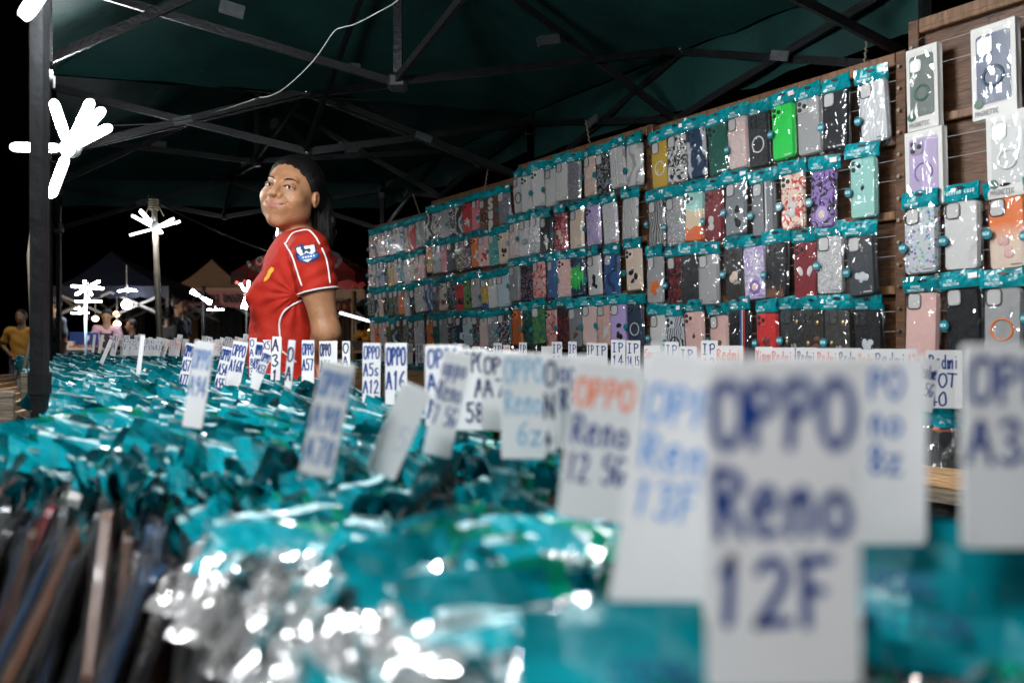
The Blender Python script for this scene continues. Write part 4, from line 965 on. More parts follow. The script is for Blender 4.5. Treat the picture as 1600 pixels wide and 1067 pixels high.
card('blank-looking white card tilted far to the right over the teal packets', ((628, 600), (677, 609), (594, 741)), .72, [' 5'], mat('very_faint_ink', (.5, .5, .62), .5), lh=.3, top=.4, pen=.08)
card('blurred slanting white card marked A98, left of the tilted blank card', ((504, 562), (556, 570), (493, 742)), .66, ['OPPO', 'A98', 'A78'], mat('dull_blue_ink', (.10, .20, .42), .5), lh=.25, top=.06)
card('white card marked A16 standing upright before the farther boards', ((602, 535), (636, 537), (619, 632)), 1.5, ['OPPO', 'A16'], M_ink, lh=.33, top=.03)
card('white card with three lines A5s and A12 beside the A16 card', ((567, 536), (595, 536), (580, 634)), 1.6, ['OPPO', 'A5s', 'A12'], M_ink, lh=.23, top=.02)
card('blurred white card marked A94 leaning right, before the far card row', ((305, 532), (336, 536), (300, 668)), 1.02, ['OPPO', 'A94'], mat('dull_blue_ink', (.10, .20, .42), .5), lh=.26, top=.06, pen=.11)
card('white card marked A16K leaning right beside the woman', ((365, 533), (388, 535), (363, 605)), 2.0, ['OPPO', 'A16K'], M_ink, lh=.28, top=.04)
card('white card marked A54 leaning right, left of the A16K card', ((348, 542), (364, 543), (342, 606)), 1.9, ['OPPO', 'A54', 'A55'], M_ink, lh=.3, top=.02)
card('white card marked A57 in three lines beside the blurred A94 card', ((291, 536), (305, 537), (286, 600)), 1.9, ['OPPO', 'A57', 'A77'], M_ink, lh=.3, top=.02)
card('narrow white card marked A83 before the red shirt hem, nearest its left side', ((390, 528), (401, 528), (395, 590)), 2.1, ['O', 'A', '8', '3'], M_ink, lh=.2, top=.02)
card('white card leaning right before the red shirt, marked A92', ((401, 535), (412, 535), (397, 596)), 1.85, ['OPPO', 'A92'], M_ink, lh=.3, top=.02)
card('slanting white card marked A53 lowest before the red shirt', ((412, 549), (426, 551), (397, 608)), 1.7, ['OPPO', 'A53'], M_ink, lh=.25, top=.02)
card('small white card marked X5 before the red shirt', ((411, 530), (423, 532), (417, 566)), 2.1, ['X5', 'C'], M_ink, lh=.4, top=.02)
card('tall white card in front of the red shirt with dark side writing', ((426, 524), (440, 528), (430, 594)), 2.0, ['A', '3', '1'], M_inkk, lh=.3, top=.02)
card('white card seen nearly edge-on before the red shirt', ((451, 531), (462, 532), (449, 614)), 1.6, ['O', 'A'], M_inkk, lh=.3, top=.1)
card('white card marked A57 upright before the red shirt', ((472, 530), (491, 533), (481, 606)), 1.9, ['OPPO', 'A57'], M_ink, lh=.27, top=.04)
card('white card marked A31 2020 before the bare arm', ((499, 533), (518, 533), (509, 612)), 1.9, ['OPPO', 'A31', '2020'], M_inkk, lh=.27, top=.02)
card('blank narrow card just right of the A31 card', ((518, 534), (527, 531), (522, 575)), 2.0, [], M_ink)
card('narrow grey-edged card between the bare arm and the A5s card', ((535, 532), (547, 534), (541, 590)), 1.9, ['O', 'A'], M_inkk, lh=.3, top=.02)
for i, (a, b, c, lab) in enumerate([((146, 523), (150, 523), (145, 551), 'leftmost card of the far row, a thin grey strip seen edge-on'), ((158, 523), (163, 523), (155, 552), 'thin strip card, second from the left of the far row'), ((171, 530), (177, 531), (158, 568), 'bent thin card leaning right at the left of the far row'), ((220, 524), (227, 524), (216, 585), 'tall grey strip card standing out of the far teal packets')]):
    card(lab, (a, b, c), [3.2, 3.2, 2.6, 2.0][i], [], M_ink)
r = random.Random(9); x = 180; i = 0
while x < 384:
    wpx = r.uniform(6, 11); Z = r.uniform(2.9, 3.6); yt = r.uniform(521, 533); lean_ = r.uniform(0, 10); red = 0 if x < 245 else r.random() < .75
    if x > 292 and x < 306: x += wpx; continue
    nm_ = ['A1', 'A3', 'V5', 'Y2', 'S9', 'Y17', 'Y20', 'V7'][i % 8]
    card('thin white card with %s writing in the far card row, %s the bamboo pole' % ('red' if red else 'blue', 'left of' if x < 245 else 'right of'), ((x, yt), (x+wpx, yt+r.uniform(-1, 2)), (x+wpx/2-lean_, 556)), Z,
         ['vivo', nm_] if r.random() < .5 else [nm_, nm_[0]], M_inkr if red else M_ink, group='thin white cards in the far row of the front table', lh=.3, top=.03, pen=.1)
    x += wpx*r.uniform(.65, 1.0); i += 1
# cards in the tray under the boards
def wcard(px0, px1, py0, lines, ink=M_ink, label='', d=.27, H=.085, lh=None, group=None):
    s0, s1 = ws(px0), ws(px1); k = (px0+px1)/2; kk = (k-CX)/F; base = W0+NB*d; s = (kk*base.y-base.x)/(U.x-kk*U.y); Z = (base+U*s).y
    return card(label, ((px0, py0), (px1, py0), (k, py0+H*F/Z)), Z, lines, ink, yaw=-14, lh=lh or .36, top=.05, pen=.13, group=group)
wl = [(590, 602, 538, ['65', '5'], M_ink, 'small card marked 65 under the farthest board'), (616, 630, 536, [], M_ink, 'leftmost of the blank cards under the farthest board'), (637, 645, 537, ['10'], M_ink, 'slim card marked 10 under the farthest board'), (649, 662, 537, ['IP', '16'], M_ink, 'card marked 16 below the bottom right of the farthest board'),
      (688, 702, 540, ['IP'], M_ink, 'low card marked IP under the second farthest board'), (704, 716, 541, ['IP', '8'], M_ink, 'card marked 8 under the second farthest board'), (716, 727, 537, ['IP', '7'], M_inko, 'orange-inked card marked 7 under the second farthest board'), (727, 733, 539, ['X'], M_ink, 'slim card marked X under the second farthest board'),
      (738, 750, 541, ['IP', '6'], M_inko, 'orange-inked card just right of the slim X card'), (771, 784, 536, ['IP', '12'], M_ink, 'blue-inked card marked 12 under the right end of the second farthest board'), (786, 797, 539, ['XR'], M_inko, 'orange-inked card marked XR under the second farthest board'),
      (811, 823, 535, ['IP', '11'], M_ink, 'card marked 11 at the left foot of the middle board'), (846, 862, 541, [], M_ink, 'blank card under the middle board'), (862, 878, 534, ['IP', '12'], M_ink, 'card marked 12 under the left half of the middle board'), (888, 901, 534, ['IP', '11'], M_ink, 'narrow card marked 11 under the centre of the middle board'),
      (917, 929, 535, ['IP', '15'], M_inkk, 'dark-inked card marked 15 under the middle board'), (929, 949, 536, ['IP'], M_ink, 'card marked only IP under the middle board'), (955, 977, 531, ['IP', '14', 'Pro'], M_ink, 'sharp white card marked IP 14 Pro'), (979, 1000, 532, ['IP', '14,15', 'Plus'], M_ink, 'sharp white card marked IP 14,15 Plus'),
      (1007, 1031, 540, ['Samsn'], M_inkr, 'faint red-inked card between the middle and widest boards'), (1039, 1060, 534, ['IP', '13'], M_ink, 'card marked 13 at the left foot of the widest board'), (1062, 1088, 541, ['IP'], M_ink, 'low card marked only IP under the widest board'), (1096, 1121, 532, ['IP', '12'], M_ink, 'card marked 12 under the widest board'),
      (1118, 1160, 540, [('Redmi', M_inko), 'Note 12x'], M_ink, 'wide card with an orange first line and 12x under the widest board'), (1181, 1205, 542, ['Xiaom'], M_inkr, 'low red-inked card under the red case'), (1205, 1240, 543, ['Redmi'], M_inkr, 'faint red-inked card right under the red case'), (1245, 1275, 543, ['Redmi'], M_inkk, 'dark-inked card under the LOVE case'),
      (1276, 1310, 544, ['Redmi'], M_inkr, 'red-inked low card under the second LOVE case'), (1310, 1345, 544, ['Redmi'], M_inkk, 'dark-inked low card under the Baby case'), (1340, 1372, 546, ['Redmi'], M_inko, 'orange-inked card below the right end of the widest board'), (1366, 1418, 545, ['Redmi'], M_ink, 'wide blue-inked card at the right foot of the widest board'),
      (1418, 1432, 545, ['A2'], M_inko, 'small orange-inked card between the widest and nearest boards'), (1450, 1500, 547, ['Redmi', 'HOT', '40'], M_ink, 'wide card marked HOT 40 under the nearest board')]
for a in wl:
    lb = a[5].replace('IP 14 Pro', '14 Pro').replace('IP 14,15', '14,15').replace(' only IP', ' only with letters').replace('low card marked IP', 'low card with two blue letters')
    wcard(a[0], a[1], a[2], a[3], a[4], lb, H=.10 if a[0] < 1400 else .115, d=.25 if a[0] < 1400 else .36, lh=.33 if a[0] < 1400 else .27)
card('white card marked 7 5G leaning left of the HOT 40 card', ((1438, 560), (1470, 561), (1440, 642)), 1.35, ['Realme', '7 5G'], M_ink, lh=.28, top=.1, x0=.1)
# ------------------------------------------------------------------ the woman in the red football shirt
WZ = 2.6
def Q(px, py, d=0.): return np.array(P(px, py, WZ+d), 'f4')
def skin_mat(name, col, lip=None):
    return mat(name, col, .42, spec=.45, bump=.22, bscale=230, var=.16, vscale=34)
M_skin = skin_mat('brown_skin', (.42, .20, .10))
M_skin.node_tree.nodes['Principled BSDF'].inputs['Subsurface Weight'].default_value = .08
M_skin.node_tree.nodes['Principled BSDF'].inputs['Subsurface Radius'].default_value = (.02, .008, .004)
M_hair = mat('black_hair', (.006, .0045, .004), .5, spec=.25, bump=.6, bscale=60, stretch=(7, 7, 1))
M_shirt = mat('red_football_shirt', (.42, .017, .006), .75, spec=.3, bump=.5, bscale=26, var=.10)
M_pipe = mat('white_piping', (.85, .8, .78), .5)
# head frame: face looks along -y of the frame
hc = Q(455, 303, .0)
Rh = (Matrix.Rotation(R(-15), 3, 'Z') @ Matrix.Rotation(R(10), 3, 'Y') @ Matrix.Rotation(R(-1), 3, 'X'))
Rn = np.array(Rh, 'f4')
def hw(x, y, z): return tuple(hc+Rn @ np.array((x, y, z), 'f4'))
def headsdf(p):
    q = (p-hc) @ Rn
    x = q.copy(); x[:, 0] = np.abs(x[:, 0]); e = x
    d = elli(q, (0, .020, .026), (.073, .090, .084))
    d = su(d, elli(q, (0, -.022, -.032), (.063, .064, .073)), .024)
    d = su(d, elli(e, (.038, -.046, -.021), (.029, .027, .027)), .018)       # cheeks, raised by the smile
    d = su(d, elli(e, (.048, -.010, -.052), (.023, .034, .026)), .02)       # jaw angle
    d = su(d, elli(q, (0, -.058, -.086), (.025, .021, .019)), .022)         # chin
    d = su(d, cone(e, (.012, -.071, .030), (.040, -.058, .031), .007, .005), .014)
    d = ss(d, elli(e, (.031, -.088, .011), (.017, .013, .010)), .012)       # eye sockets
    d = su(d, elli(e, (.031, -.0665, .010), (.0165, .0115, .0115)), .004)   # lids
    d = ss(d, elli(e, (.031, -.080, .0095), (.0140, .012, .0031)), .0012)   # slit of the smiling eye
    d = su(d, chain(q, [(0, -.078, .016), (0, -.086, .0), (0, -.094, -.014)], [.008, .009, .0105], .006), .012)
    d = su(d, sph(e, (.0155, -.0835, -.0175), .0088), .005)
    d = ss(d, sph(e, (.0065, -.0925, -.0255), .0030), .003)
    d = ss(d, chain(e, [(.020, -.086, -.018), (.033, -.080, -.030), (.041, -.073, -.044)], [.0026, .0036, .0022], .004), .006)   # smile folds
    d = su(d, elli(q, (0, -.070, -.048), (.030, .014, .020)), .014)
    d = su(d, chain(e, [(0, -.0845, -.0435), (.010, -.0835, -.0428), (.022, -.0775, -.0392), (.034, -.0690, -.0325)], [.0032, .0034, .0026, .0010], .003), .003)
    d = su(d, chain(e, [(0, -.0835, -.0520), (.010, -.0822, -.0505), (.023, -.0755, -.0440)], [.0046, .0043, .0022], .003), .003)
    d = ss(d, chain(e, [(0, -.0895, -.0478), (.012, -.0880, -.0465), (.024, -.0805, -.0412), (.034, -.0735, -.0345), (.040, -.0670, -.0290)], [.0018, .0018, .0018, .0018, .0014], .002), .0015)
    # ears
    ear = elli(e, (.075, .014, -.006), (.007, .015, .024)); ear = ss(ear, elli(e, (.083, .010, -.003), (.007, .009, .014)), .003); ear = su(ear, elli(e, (.078, .004, -.008), (.004, .004, .006)), .003)
    d = su(d, ear, .006)
    return d
# arms, neck, body
shL = Q(484, 392, -.085); elL = Q(510, 518, -.09); haL = Q(497, 562, .0)
shR = Q(452, 392, .14); elR = Q(486, 500, .17); haR = Q(503, 575, .05)
nk0 = np.array(hw(0, .030, -.060), 'f4'); nk1 = Q(468, 385, .03)
hip = Q(452, 640, .03)
def torso(p, g_=0.):
    d = elli(p, Q(458, 445, .03), (.086+g_, .125+g_, .150))
    d = su(d, chain(p, [Q(482, 385, -.06), Q(458, 385, .12)], [.047+g_, .047+g_]), .05)
    d = su(d, elli(p, Q(422, 468, -.035), (.062+g_, .055+g_, .062+g_)), .035); d = su(d, elli(p, Q(420, 466, .09), (.060+g_, .055+g_, .060+g_)), .035)
    d = su(d, elli(p, Q(446, 545, .03), (.103+g_, .125+g_, .155)), .05)
    d = su(d, elli(p, Q(452, 625, .03), (.118+g_, .150+g_, .125)), .05); return d
def hand(p, c, dr):
    """palm with four curled fingers and a thumb; dr points from wrist to finger tips"""
    dr = np.array(dr, 'f4'); dr /= np.linalg.norm(dr); sd = np.array((0.35, -.9, .1), 'f4'); sd -= dr*(sd @ dr); sd /= np.linalg.norm(sd); nn = np.cross(dr, sd)
    d = chain(p, [c, c+dr*.05], [.020, .026])
    d = su(d, cone(p, c+dr*.045-sd*.02, c+dr*.045+sd*.02, .013, .013), .01)
    for i, (o, ln) in enumerate(((-.027, .055), (-.009, .066), (.009, .070), (.026, .062))):
        b0 = c+dr*.06+sd*o; b1 = b0+dr*ln*.5+nn*.006; b2 = b1+dr*ln*.32+nn*.018; b3 = b2+dr*ln*.06+nn*.02
        d = su(d, chain(p, [b0, b1, b2, b3], [.0088, .0082, .0074, .0062], .003), .004)
    t0 = c+dr*.015+sd*.022; t1 = t0+dr*.025+sd*.018+nn*.008; t2 = t1+dr*.028+nn*.010
    return su(d, chain(p, [t0, t1, t2], [.011, .0095, .0075], .004), .006)
def bodysdf(p):
    d = torso(p, -.012)
    d = su(d, chain(p, [nk0, nk1], [.046, .053]), .03)
    for a, b, c in ((shL, elL, haL), (shR, elR, haR)):
        m_ = b+(c-b)*.3
        d = su(d, chain(p, [a, a+(b-a)*.5, b, m_, c], [.047, .044, .037, .034, .023], .02), .012)
    d = su(d, hand(p, haL, (-.25, .55, -.8)), .012); d = su(d, hand(p, haR, (.1, -.5, -.85)), .012)
    for sx in (-.075, .075):
        hx = hip+np.array((-.01, sx, -.03), 'f4'); kn = np.array((hx[0]-.015, hx[1], .47), 'f4'); an = np.array((hx[0]+.01, hx[1], .09), 'f4')
        d = su(d, chain(p, [hx, kn, kn+(an-kn)*.35, an], [.082, .055, .053, .036], .03), .03)
        d = su(d, chain(p, [an+np.array((0, 0, -.035), 'f4'), an+np.array((-.11, 0, -.058), 'f4'), an+np.array((-.16, 0, -.064), 'f4')], [.038, .034, .024], .02), .02)
    h = headsdf(p); return su(d, h, .018)
W = empty('person', (float(hip[0]), float(hip[1]), 0), label='smiling woman in a red football shirt looking back over her shoulder', cat='person')
wo = np.array((hip[0], hip[1], 0), 'f4')
V1, F1 = polygonize(bodysdf, (-.86, 2.28, -.005), (-.36, 2.96, 1.64), .0032)
# finer face is cut in by rebuilding the head alone at higher resolution
V1 = V1
body = obj('body', nmesh('body', V1-wo, F1), W, m=M_skin)
# skin colouring: lips and cheeks as painted-on colour
q = (V1-hc) @ Rn; ex = np.abs(q[:, 0])
lipd = np.minimum(chain(np.c_[ex, q[:, 1:]].astype('f4'), [(0, -.0845, -.0435), (.010, -.0835, -.0428), (.022, -.0775, -.0400), (.029, -.0715, -.0365)], [.0036, .0036, .0026, .0010]), chain(np.c_[ex, q[:, 1:]].astype('f4'), [(0, -.0835, -.0520), (.010, -.0822, -.0505), (.023, -.0755, -.0440)], [.0046, .0043, .0022]))
lip = np.clip(1-(lipd-.0002)/.0016, 0, 1)
at = body.data.attributes.new('lips', 'FLOAT', 'POINT'); at.data.foreach_set('value', lip.astype('f4'))
nt = M_skin.node_tree; b = nt.nodes['Principled BSDF']; an_ = nt.nodes.new('ShaderNodeAttribute'); an_.attribute_name = 'lips'
mx = nt.nodes.new('ShaderNodeMix'); mx.data_type = 'RGBA'; src = b.inputs['Base Color'].links[0].from_socket
nt.links.new(an_.outputs['Fac'], mx.inputs[0]); nt.links.new(src, mx.inputs[6]); mx.inputs[7].default_value = (.40, .15, .11, 1); nt.links.new(mx.outputs[2], b.inputs['Base Color'])
M_eye = mat('eye_white', (.7, .68, .64), .15, coat=1); M_iris = mat('dark_iris', (.012, .007, .005), .1, coat=1)
def onh(mb_name, V, Fc, m, par=None): return obj(mb_name, mesh(mb_name, [np.array(hw(*v))-wo for v in V], Fc, True), par or W, m=m)
for sx in (-1, 1):
    mb = MB(); mb.ell((sx*.031, -.0672, .0095), (.0118, .0098, .0098), 14, 10); e_ = onh('eye', mb.V, mb.F, M_eye)
    mb = MB(); mb.ell((sx*.031+.0032, -.0758, .0095), (.0052, .0018, .0052), 12, 6); onh('iris', mb.V, mb.F, M_iris, e_)
    mb = MB(); mb.tube([(sx*.016, -.0770, .0095), (sx*.024, -.0785, .0135), (sx*.033, -.0775, .0142), (sx*.042, -.0730, .0110), (sx*.048, -.0680, .0070)], [.0008, .0015, .0018, .0016, .0007], 5); onh('eyelash', mb.V, mb.F, M_hair)
    mb = MB(); mb.tube([(sx*.014, -.0785, .0275), (sx*.024, -.0765, .0315), (sx*.036, -.0700, .0335), (sx*.049, -.0585, .0290)], [.0012, .0024, .0021, .0006], 6); onh('eyebrow', mb.V, mb.F, M_hair)
mb = MB(); mb.tube([(-.034, -.0700, -.0325), (-.024, -.0795, -.0405), (-.012, -.0850, -.0455), (0, -.0862, -.0468), (.012, -.0850, -.0455), (.024, -.0795, -.0405), (.034, -.0700, -.0325), (.039, -.0655, -.0285)], [.0008, .0012, .0013, .0013, .0013, .0012, .0010, .0005], 6); onh('mouth_line', mb.V, mb.F, mat('mouth_crease_shade', (.07, .018, .014), .4))  # crease shade put into colour: a dark tube along the mouth
# hair: swept back, tied in a tail
tail = [Q(492, 300, .10), Q(503, 318, .09), Q(508, 345, .05), Q(507, 372, .03), Q(504, 392, .03)]
def hairsdf(p):
    q = (p-hc) @ Rn; e = q.copy(); e[:, 0] = np.abs(e[:, 0])
    d = elli(q, (0, .026, .030), (.079, .094, .087))
    st = .0014*np.sin(q[:, 0]*520+6*np.sin(q[:, 2]*40))*np.clip((q[:, 1]+.06)*20, 0, 1)
    d = d+st
    cut = -(q[:, 1]*.83+q[:, 2]*.55+.0035-.25*np.clip(e[:, 0]-.055, 0, 1)+.0022*np.sin(q[:, 0]*310)+.0016*np.sin(q[:, 0]*730+2))   # keep behind the hairline
    d = np.maximum(d, cut); d = np.maximum(d, -(q[:, 2]+.055+.5*np.clip(.02-q[:, 1], 0, 1)*0))
    d = ss(d, elli(e, (.080, .006, -.012), (.020, .022, .030)), .006)
    t = chain(p, tail, [.030, .030, .026, .020, .008], .015)+.002*np.sin(p[:, 0]*420+p[:, 2]*30)
    d = su(d, t, .02)
    d = su(d, chain(p, [Q(478, 330, .06), Q(488, 355, .05), Q(490, 372, .03)], [.012, .010, .004], .01), .01)
    return d
V2, F2 = polygonize(hairsdf, (-.76, 2.42, 1.28), (-.48, 2.88, 1.64), .003)
obj('hair', nmesh('hair', V2-wo, F2), W, m=M_hair)
wisp = MB(); rw = random.Random(3)
for i in range(46):
    a = Vector(tail[1].tolist())+Vector((rw.uniform(-.02, .02), rw.uniform(-.02, .02), rw.uniform(-.02, .02))); b_ = Vector(tail[4].tolist())+Vector((rw.uniform(-.022, .024), rw.uniform(-.02, .02), rw.uniform(-.06, .03)))
    c_ = (a+b_)/2+Vector((rw.uniform(-.01, .03), rw.uniform(-.01, .01), 0)); wisp.tube([a-Vector(wo.tolist()), c_-Vector(wo.tolist()), b_-Vector(wo.tolist())], [.0012, .001, .0005], 4)
nst = 260
for i in range(nst):
    th = -1.75+3.5*i/(nst-1)+rw.uniform(-.01, .01)                       # around the hairline, ear to ear
    pts_ = []
    for k in range(9):
        t = k/8; ph = t*1.0
        # from the hairline over the skull to the tie at the back
        el = np.array((.0795*math.sin(th)*(1-t*.55), 0, 0)); 
        a_ = math.cos(th)*(1-t); zz = .030+.088*math.cos(th*.98)*(1-t)**.6-.02*t+(.055*math.sin(math.pi*t)*math.cos(th)*.0)
        yy = -.055*math.cos(th)*(1-t)+.105*t
        v = np.array((.078*math.sin(th)*(1-t)**.7, yy, zz-.030)); r_ = math.sqrt((v[0]/.079)**2+((v[1]-.026)/.094)**2+(v[2]/.087)**2); sc2 = (1.0+rw.uniform(.0, .012))/max(r_, .3)
        pts_.append(Vector((np.array(hw(v[0]*sc2, .026+(v[1]-.026)*sc2, .030+v[2]*sc2))-wo).tolist()))
    wisp.tube(pts_, [.0004]+[.0009]*7+[.0006], 3, cap=False)
for i in range(210):
    x = -.070+.140*i/209+rw.uniform(-.001, .001); best = None
    for k in range(200):
        zz = .115-k*.0006; s_ = 1-(x/.079)**2-((zz-.030)/.087)**2
        if s_ <= 0: continue
        yy = .026-.094*math.sqrt(s_)
        if .83*yy+.55*zz+.0035-.25*max(0, abs(x)-.055) <= 0: best = (x, yy, zz); break
    if best is None: continue
    h0 = Vector(best); e0 = Vector((x*.75, h0.y+.075, h0.z+.018)); st_ = h0+(h0-e0).normalized()*rw.uniform(.002, .008); pl = []
    for k in range(7):
        t = k/6; v = st_.lerp(e0, t)+Vector((rw.uniform(-.0006, .0006), 0, .012*math.sin(math.pi*t))); c0 = Vector((0, .026, .030)); w_ = v-c0
        r_ = math.sqrt((w_.x/.079)**2+(w_.y/.094)**2+(w_.z/.087)**2); fct = (.955+.06*min(1, t*3.2)+(.006*rw.random()))/r_
        pl.append(Vector((np.array(hw(*(c0+w_*fct)))-wo).tolist()))
    wisp.tube(pl, [.0004, .0009, .0011, .0011, .0011, .0010, .0006], 4, cap=False)
tag(wisp.build('hair_strands', M_hair, W, True), kind='stuff')
# shirt
hem = float(P(0, 660, WZ).z)
def shirtsdf(p):
    d = torso(p, .004)
    f = .0035*np.sin(p[:, 2]*60+p[:, 0]*70+2*np.sin(p[:, 1]*30+p[:, 2]*14))*np.clip((1.22-p[:, 2])*6, 0, 1)+.003*np.sin((p[:, 2]*.8-p[:, 0])*95)*np.exp(-((p[:, 2]-Q(0, 470)[2])/.05)**2)
    ap_ = Q(466, 462, -.06); v_ = p-ap_; rr2 = np.sqrt(v_[:, 0]**2+v_[:, 2]**2)+1e-4; an2 = np.arctan2(v_[:, 2], v_[:, 0])
    f = f+.0034*np.exp(-rr2/.10)*np.clip(rr2/.03, 0, 1)*np.sin(an2*15+p[:, 1]*20)+.0016*np.abs(np.sin(p[:, 2]*85+p[:, 0]*40+3*np.sin(p[:, 1]*22)))*np.clip((1.16-p[:, 2])*12, 0, 1)
    d = d+f
    for a, b_ in ((shL, elL), (shR, elR)):
        dr = (b_-a)/np.linalg.norm(b_-a); s = chain(p, [a+np.array((0, 0, -.002), 'f4'), a+dr*.135], [.057, .0585], .01)
        s = s+.0018*np.sin((p @ dr)*150+p[:, 0]*60)
        s = np.maximum(s, (p-a) @ dr-.118); d = su(d, s, .014)
    inner = np.minimum(chain(p, [shL, shL+(elL-shL)*1.2], [.052, .052]), chain(p, [shR, shR+(elR-shR)*1.2], [.052, .052]))
    below = np.minimum((p-shL) @ ((elL-shL)/np.linalg.norm(elL-shL))-.108, 9)
    d = np.maximum(d, -np.maximum(inner, -below)) if False else d
    d = ss(d, chain(p, [nk0, nk1+np.array((0, 0, -.004), 'f4')], [.054, .052]), .004)   # neck opening
    return np.maximum(d, hem-p[:, 2])
V3, F3 = polygonize(shirtsdf, (-.86, 2.28, hem-.01), (-.38, 2.96, 1.44), .0032)
shirt = obj('shirt', nmesh('shirt', V3-wo, F3), W, m=M_shirt)
def trousers(p):
    d = torso(p, .002)
    for sx in (-.075, .075):
        hx = hip+np.array((-.01, sx, -.03), 'f4'); kn = np.array((hx[0]-.015, hx[1], .47), 'f4'); an = np.array((hx[0]+.01, hx[1], .12), 'f4')
        d = su(d, chain(p, [hx, kn, an], [.092, .068, .060], .03), .03)
    return np.maximum(np.maximum(d, p[:, 2]-hem-.01), .12-p[:, 2])
V4, F4 = polygonize(trousers, (-.86, 2.28, .1), (-.38, 2.96, hem+.03), .006)
obj('trousers', nmesh('trousers', V4-wo, F4), W, m=mat('dark_trousers', (.02, .022, .03), .8))
# trims lie on the cloth: found by walking in from the camera side onto the surface
camp = np.array((0, 0, CH), 'f4')
def onsurf(pts, f, z0=2.15, z1=3.0):
    d0 = np.array([((x-CX)/F, 1., (HY-y)/F) for x, y in pts], 'f4'); t = np.full(len(pts), z0, 'f4')
    for _ in range(60): t = np.minimum(t+np.maximum(f(camp+d0*t[:, None]), -.002)*.8, z1)
    return camp+d0*t[:, None], t
def piping(pts, r_=.0028, name='piping'):
    pp = cr([tuple(map(float, p)) for p in pts], 5); S, t = onsurf(pp, shirtsdf)
    keep = [Vector((s-wo).tolist())+Vector((0, -.0006, 0)) for s, tt in zip(S, t) if tt < 2.99]
    if len(keep) > 2: mb = MB(); mb.tube(keep, r_, 6); mb.build(name, M_pipe, W, True)
piping([(445, 380), (456, 399), (463, 420), (468, 436), (472, 447)]); piping([(447, 380), (456, 366), (468, 361), (482, 360), (492, 369), (500, 382)])
piping([(503, 388), (509, 402), (513, 420), (516, 443)])
piping([(471, 470), (456, 477), (443, 488), (437, 503), (437, 520), (440, 548)]); piping([(441, 549), (452, 557), (463, 566)])
# sleeve hem
dr = (elL-shL)/np.linalg.norm(elL-shL); hcn = shL+dr*.117; sdv = np.cross(dr, (0, 1, 0)); sdv /= np.linalg.norm(sdv); fv = np.cross(dr, sdv)
ringp = []
for k in range(33):
    a = 2*math.pi*k/32; v = sdv*math.cos(a)+fv*math.sin(a); rr_ = .03+np.linspace(0, .05, 60); dd = shirtsdf((hcn-dr*.001)[None, :]+v[None, :]*rr_[:, None].astype('f4')); i = int(np.argmax(dd > 0)); ringp.append(Vector((hcn+v*rr_[i]-wo).tolist()))
mb = MB(); mb.tube(ringp, .003, 6); mb.build('sleeve_hem', M_pipe, W, True)
def patch(poly, m, name, off=.0012, par=None, flat=True):
    poly = [tuple(map(float, p)) for p in poly]; cxm = sum(p[0] for p in poly)/len(poly); cym = sum(p[1] for p in poly)/len(poly); V = []; Fc = []; n = len(poly); K_ = 4
    pts = [(cxm, cym)]+[(cxm+(p[0]-cxm)*k/K_, cym+(p[1]-cym)*k/K_) for k in range(1, K_+1) for p in poly]
    S, t = onsurf(pts, shirtsdf); S = [Vector((s-wo).tolist())+Vector((0, -off, 0)) for s in S]
    for i in range(n): Fc.append((0, 1+i, 1+(i+1) % n))
    for k in range(K_-1):
        for i in range(n): a = 1+k*n; Fc.append((a+i, a+n+i, a+n+(i+1) % n, a+(i+1) % n))
    back = [s+Vector((0, off, 0)) for s in S[-n:]]; b0 = len(S); a = 1+(K_-1)*n
    for i in range(n): Fc.append((a+i, b0+i, b0+(i+1) % n, a+(i+1) % n))
    return obj(name, mesh(name, S+back, Fc), par or W, m=m)
M_navy = mat('badge_navy', (.012, .03, .11), .6); M_bw = mat('badge_white', (.8, .82, .85), .6); M_bb = mat('badge_blue', (.05, .14, .42), .6)
bdg = patch([(460, 386), (467, 384), (470, 380), (474, 383), (493, 380), (495, 392), (500, 397), (498, 404), (490, 408), (480, 412), (470, 410), (463, 404), (462, 396)], M_navy, 'sleeve_badge', .0015)
patch([(463, 388), (469, 386), (474, 385), (491, 382.5), (493, 393), (488, 397), (470, 400), (465, 395)], M_bw, 'badge_field', .0022, bdg)
patch([(465, 400), (478, 399), (491, 395.5), (497, 397), (496, 402), (490, 405), (479, 408), (470, 407)], M_bb, 'badge_ribbon', .0024, bdg)
patch([(473, 407), (480, 405.5), (488, 404.5), (481, 410)], M_bw, 'badge_point', .0028, bdg)
patch([(470, 384), (473, 382), (475, 385), (474, 389), (479, 389.5), (484, 388), (486, 391), (484, 395), (482, 392), (477, 392.5), (476, 396), (473, 396), (473, 392), (470, 389)], M_navy, 'badge_lion', .0030, bdg)
for i in range(6): patch([(468.5+i*4.2, 402.6-i*.75), (470.8+i*4.2, 402.2-i*.75), (470.8+i*4.2, 404.6-i*.75), (468.5+i*4.2, 405-i*.75)], M_bw, 'badge_letter', .0030, bdg)
patch([(424, 417), (428, 419), (427, 424), (424, 427), (422, 432), (417, 438), (412, 440), (414, 434), (417, 429), (419, 423)], mat('yellow_crest', (.75, .42, .03), .5), 'chest_crest', .0015)

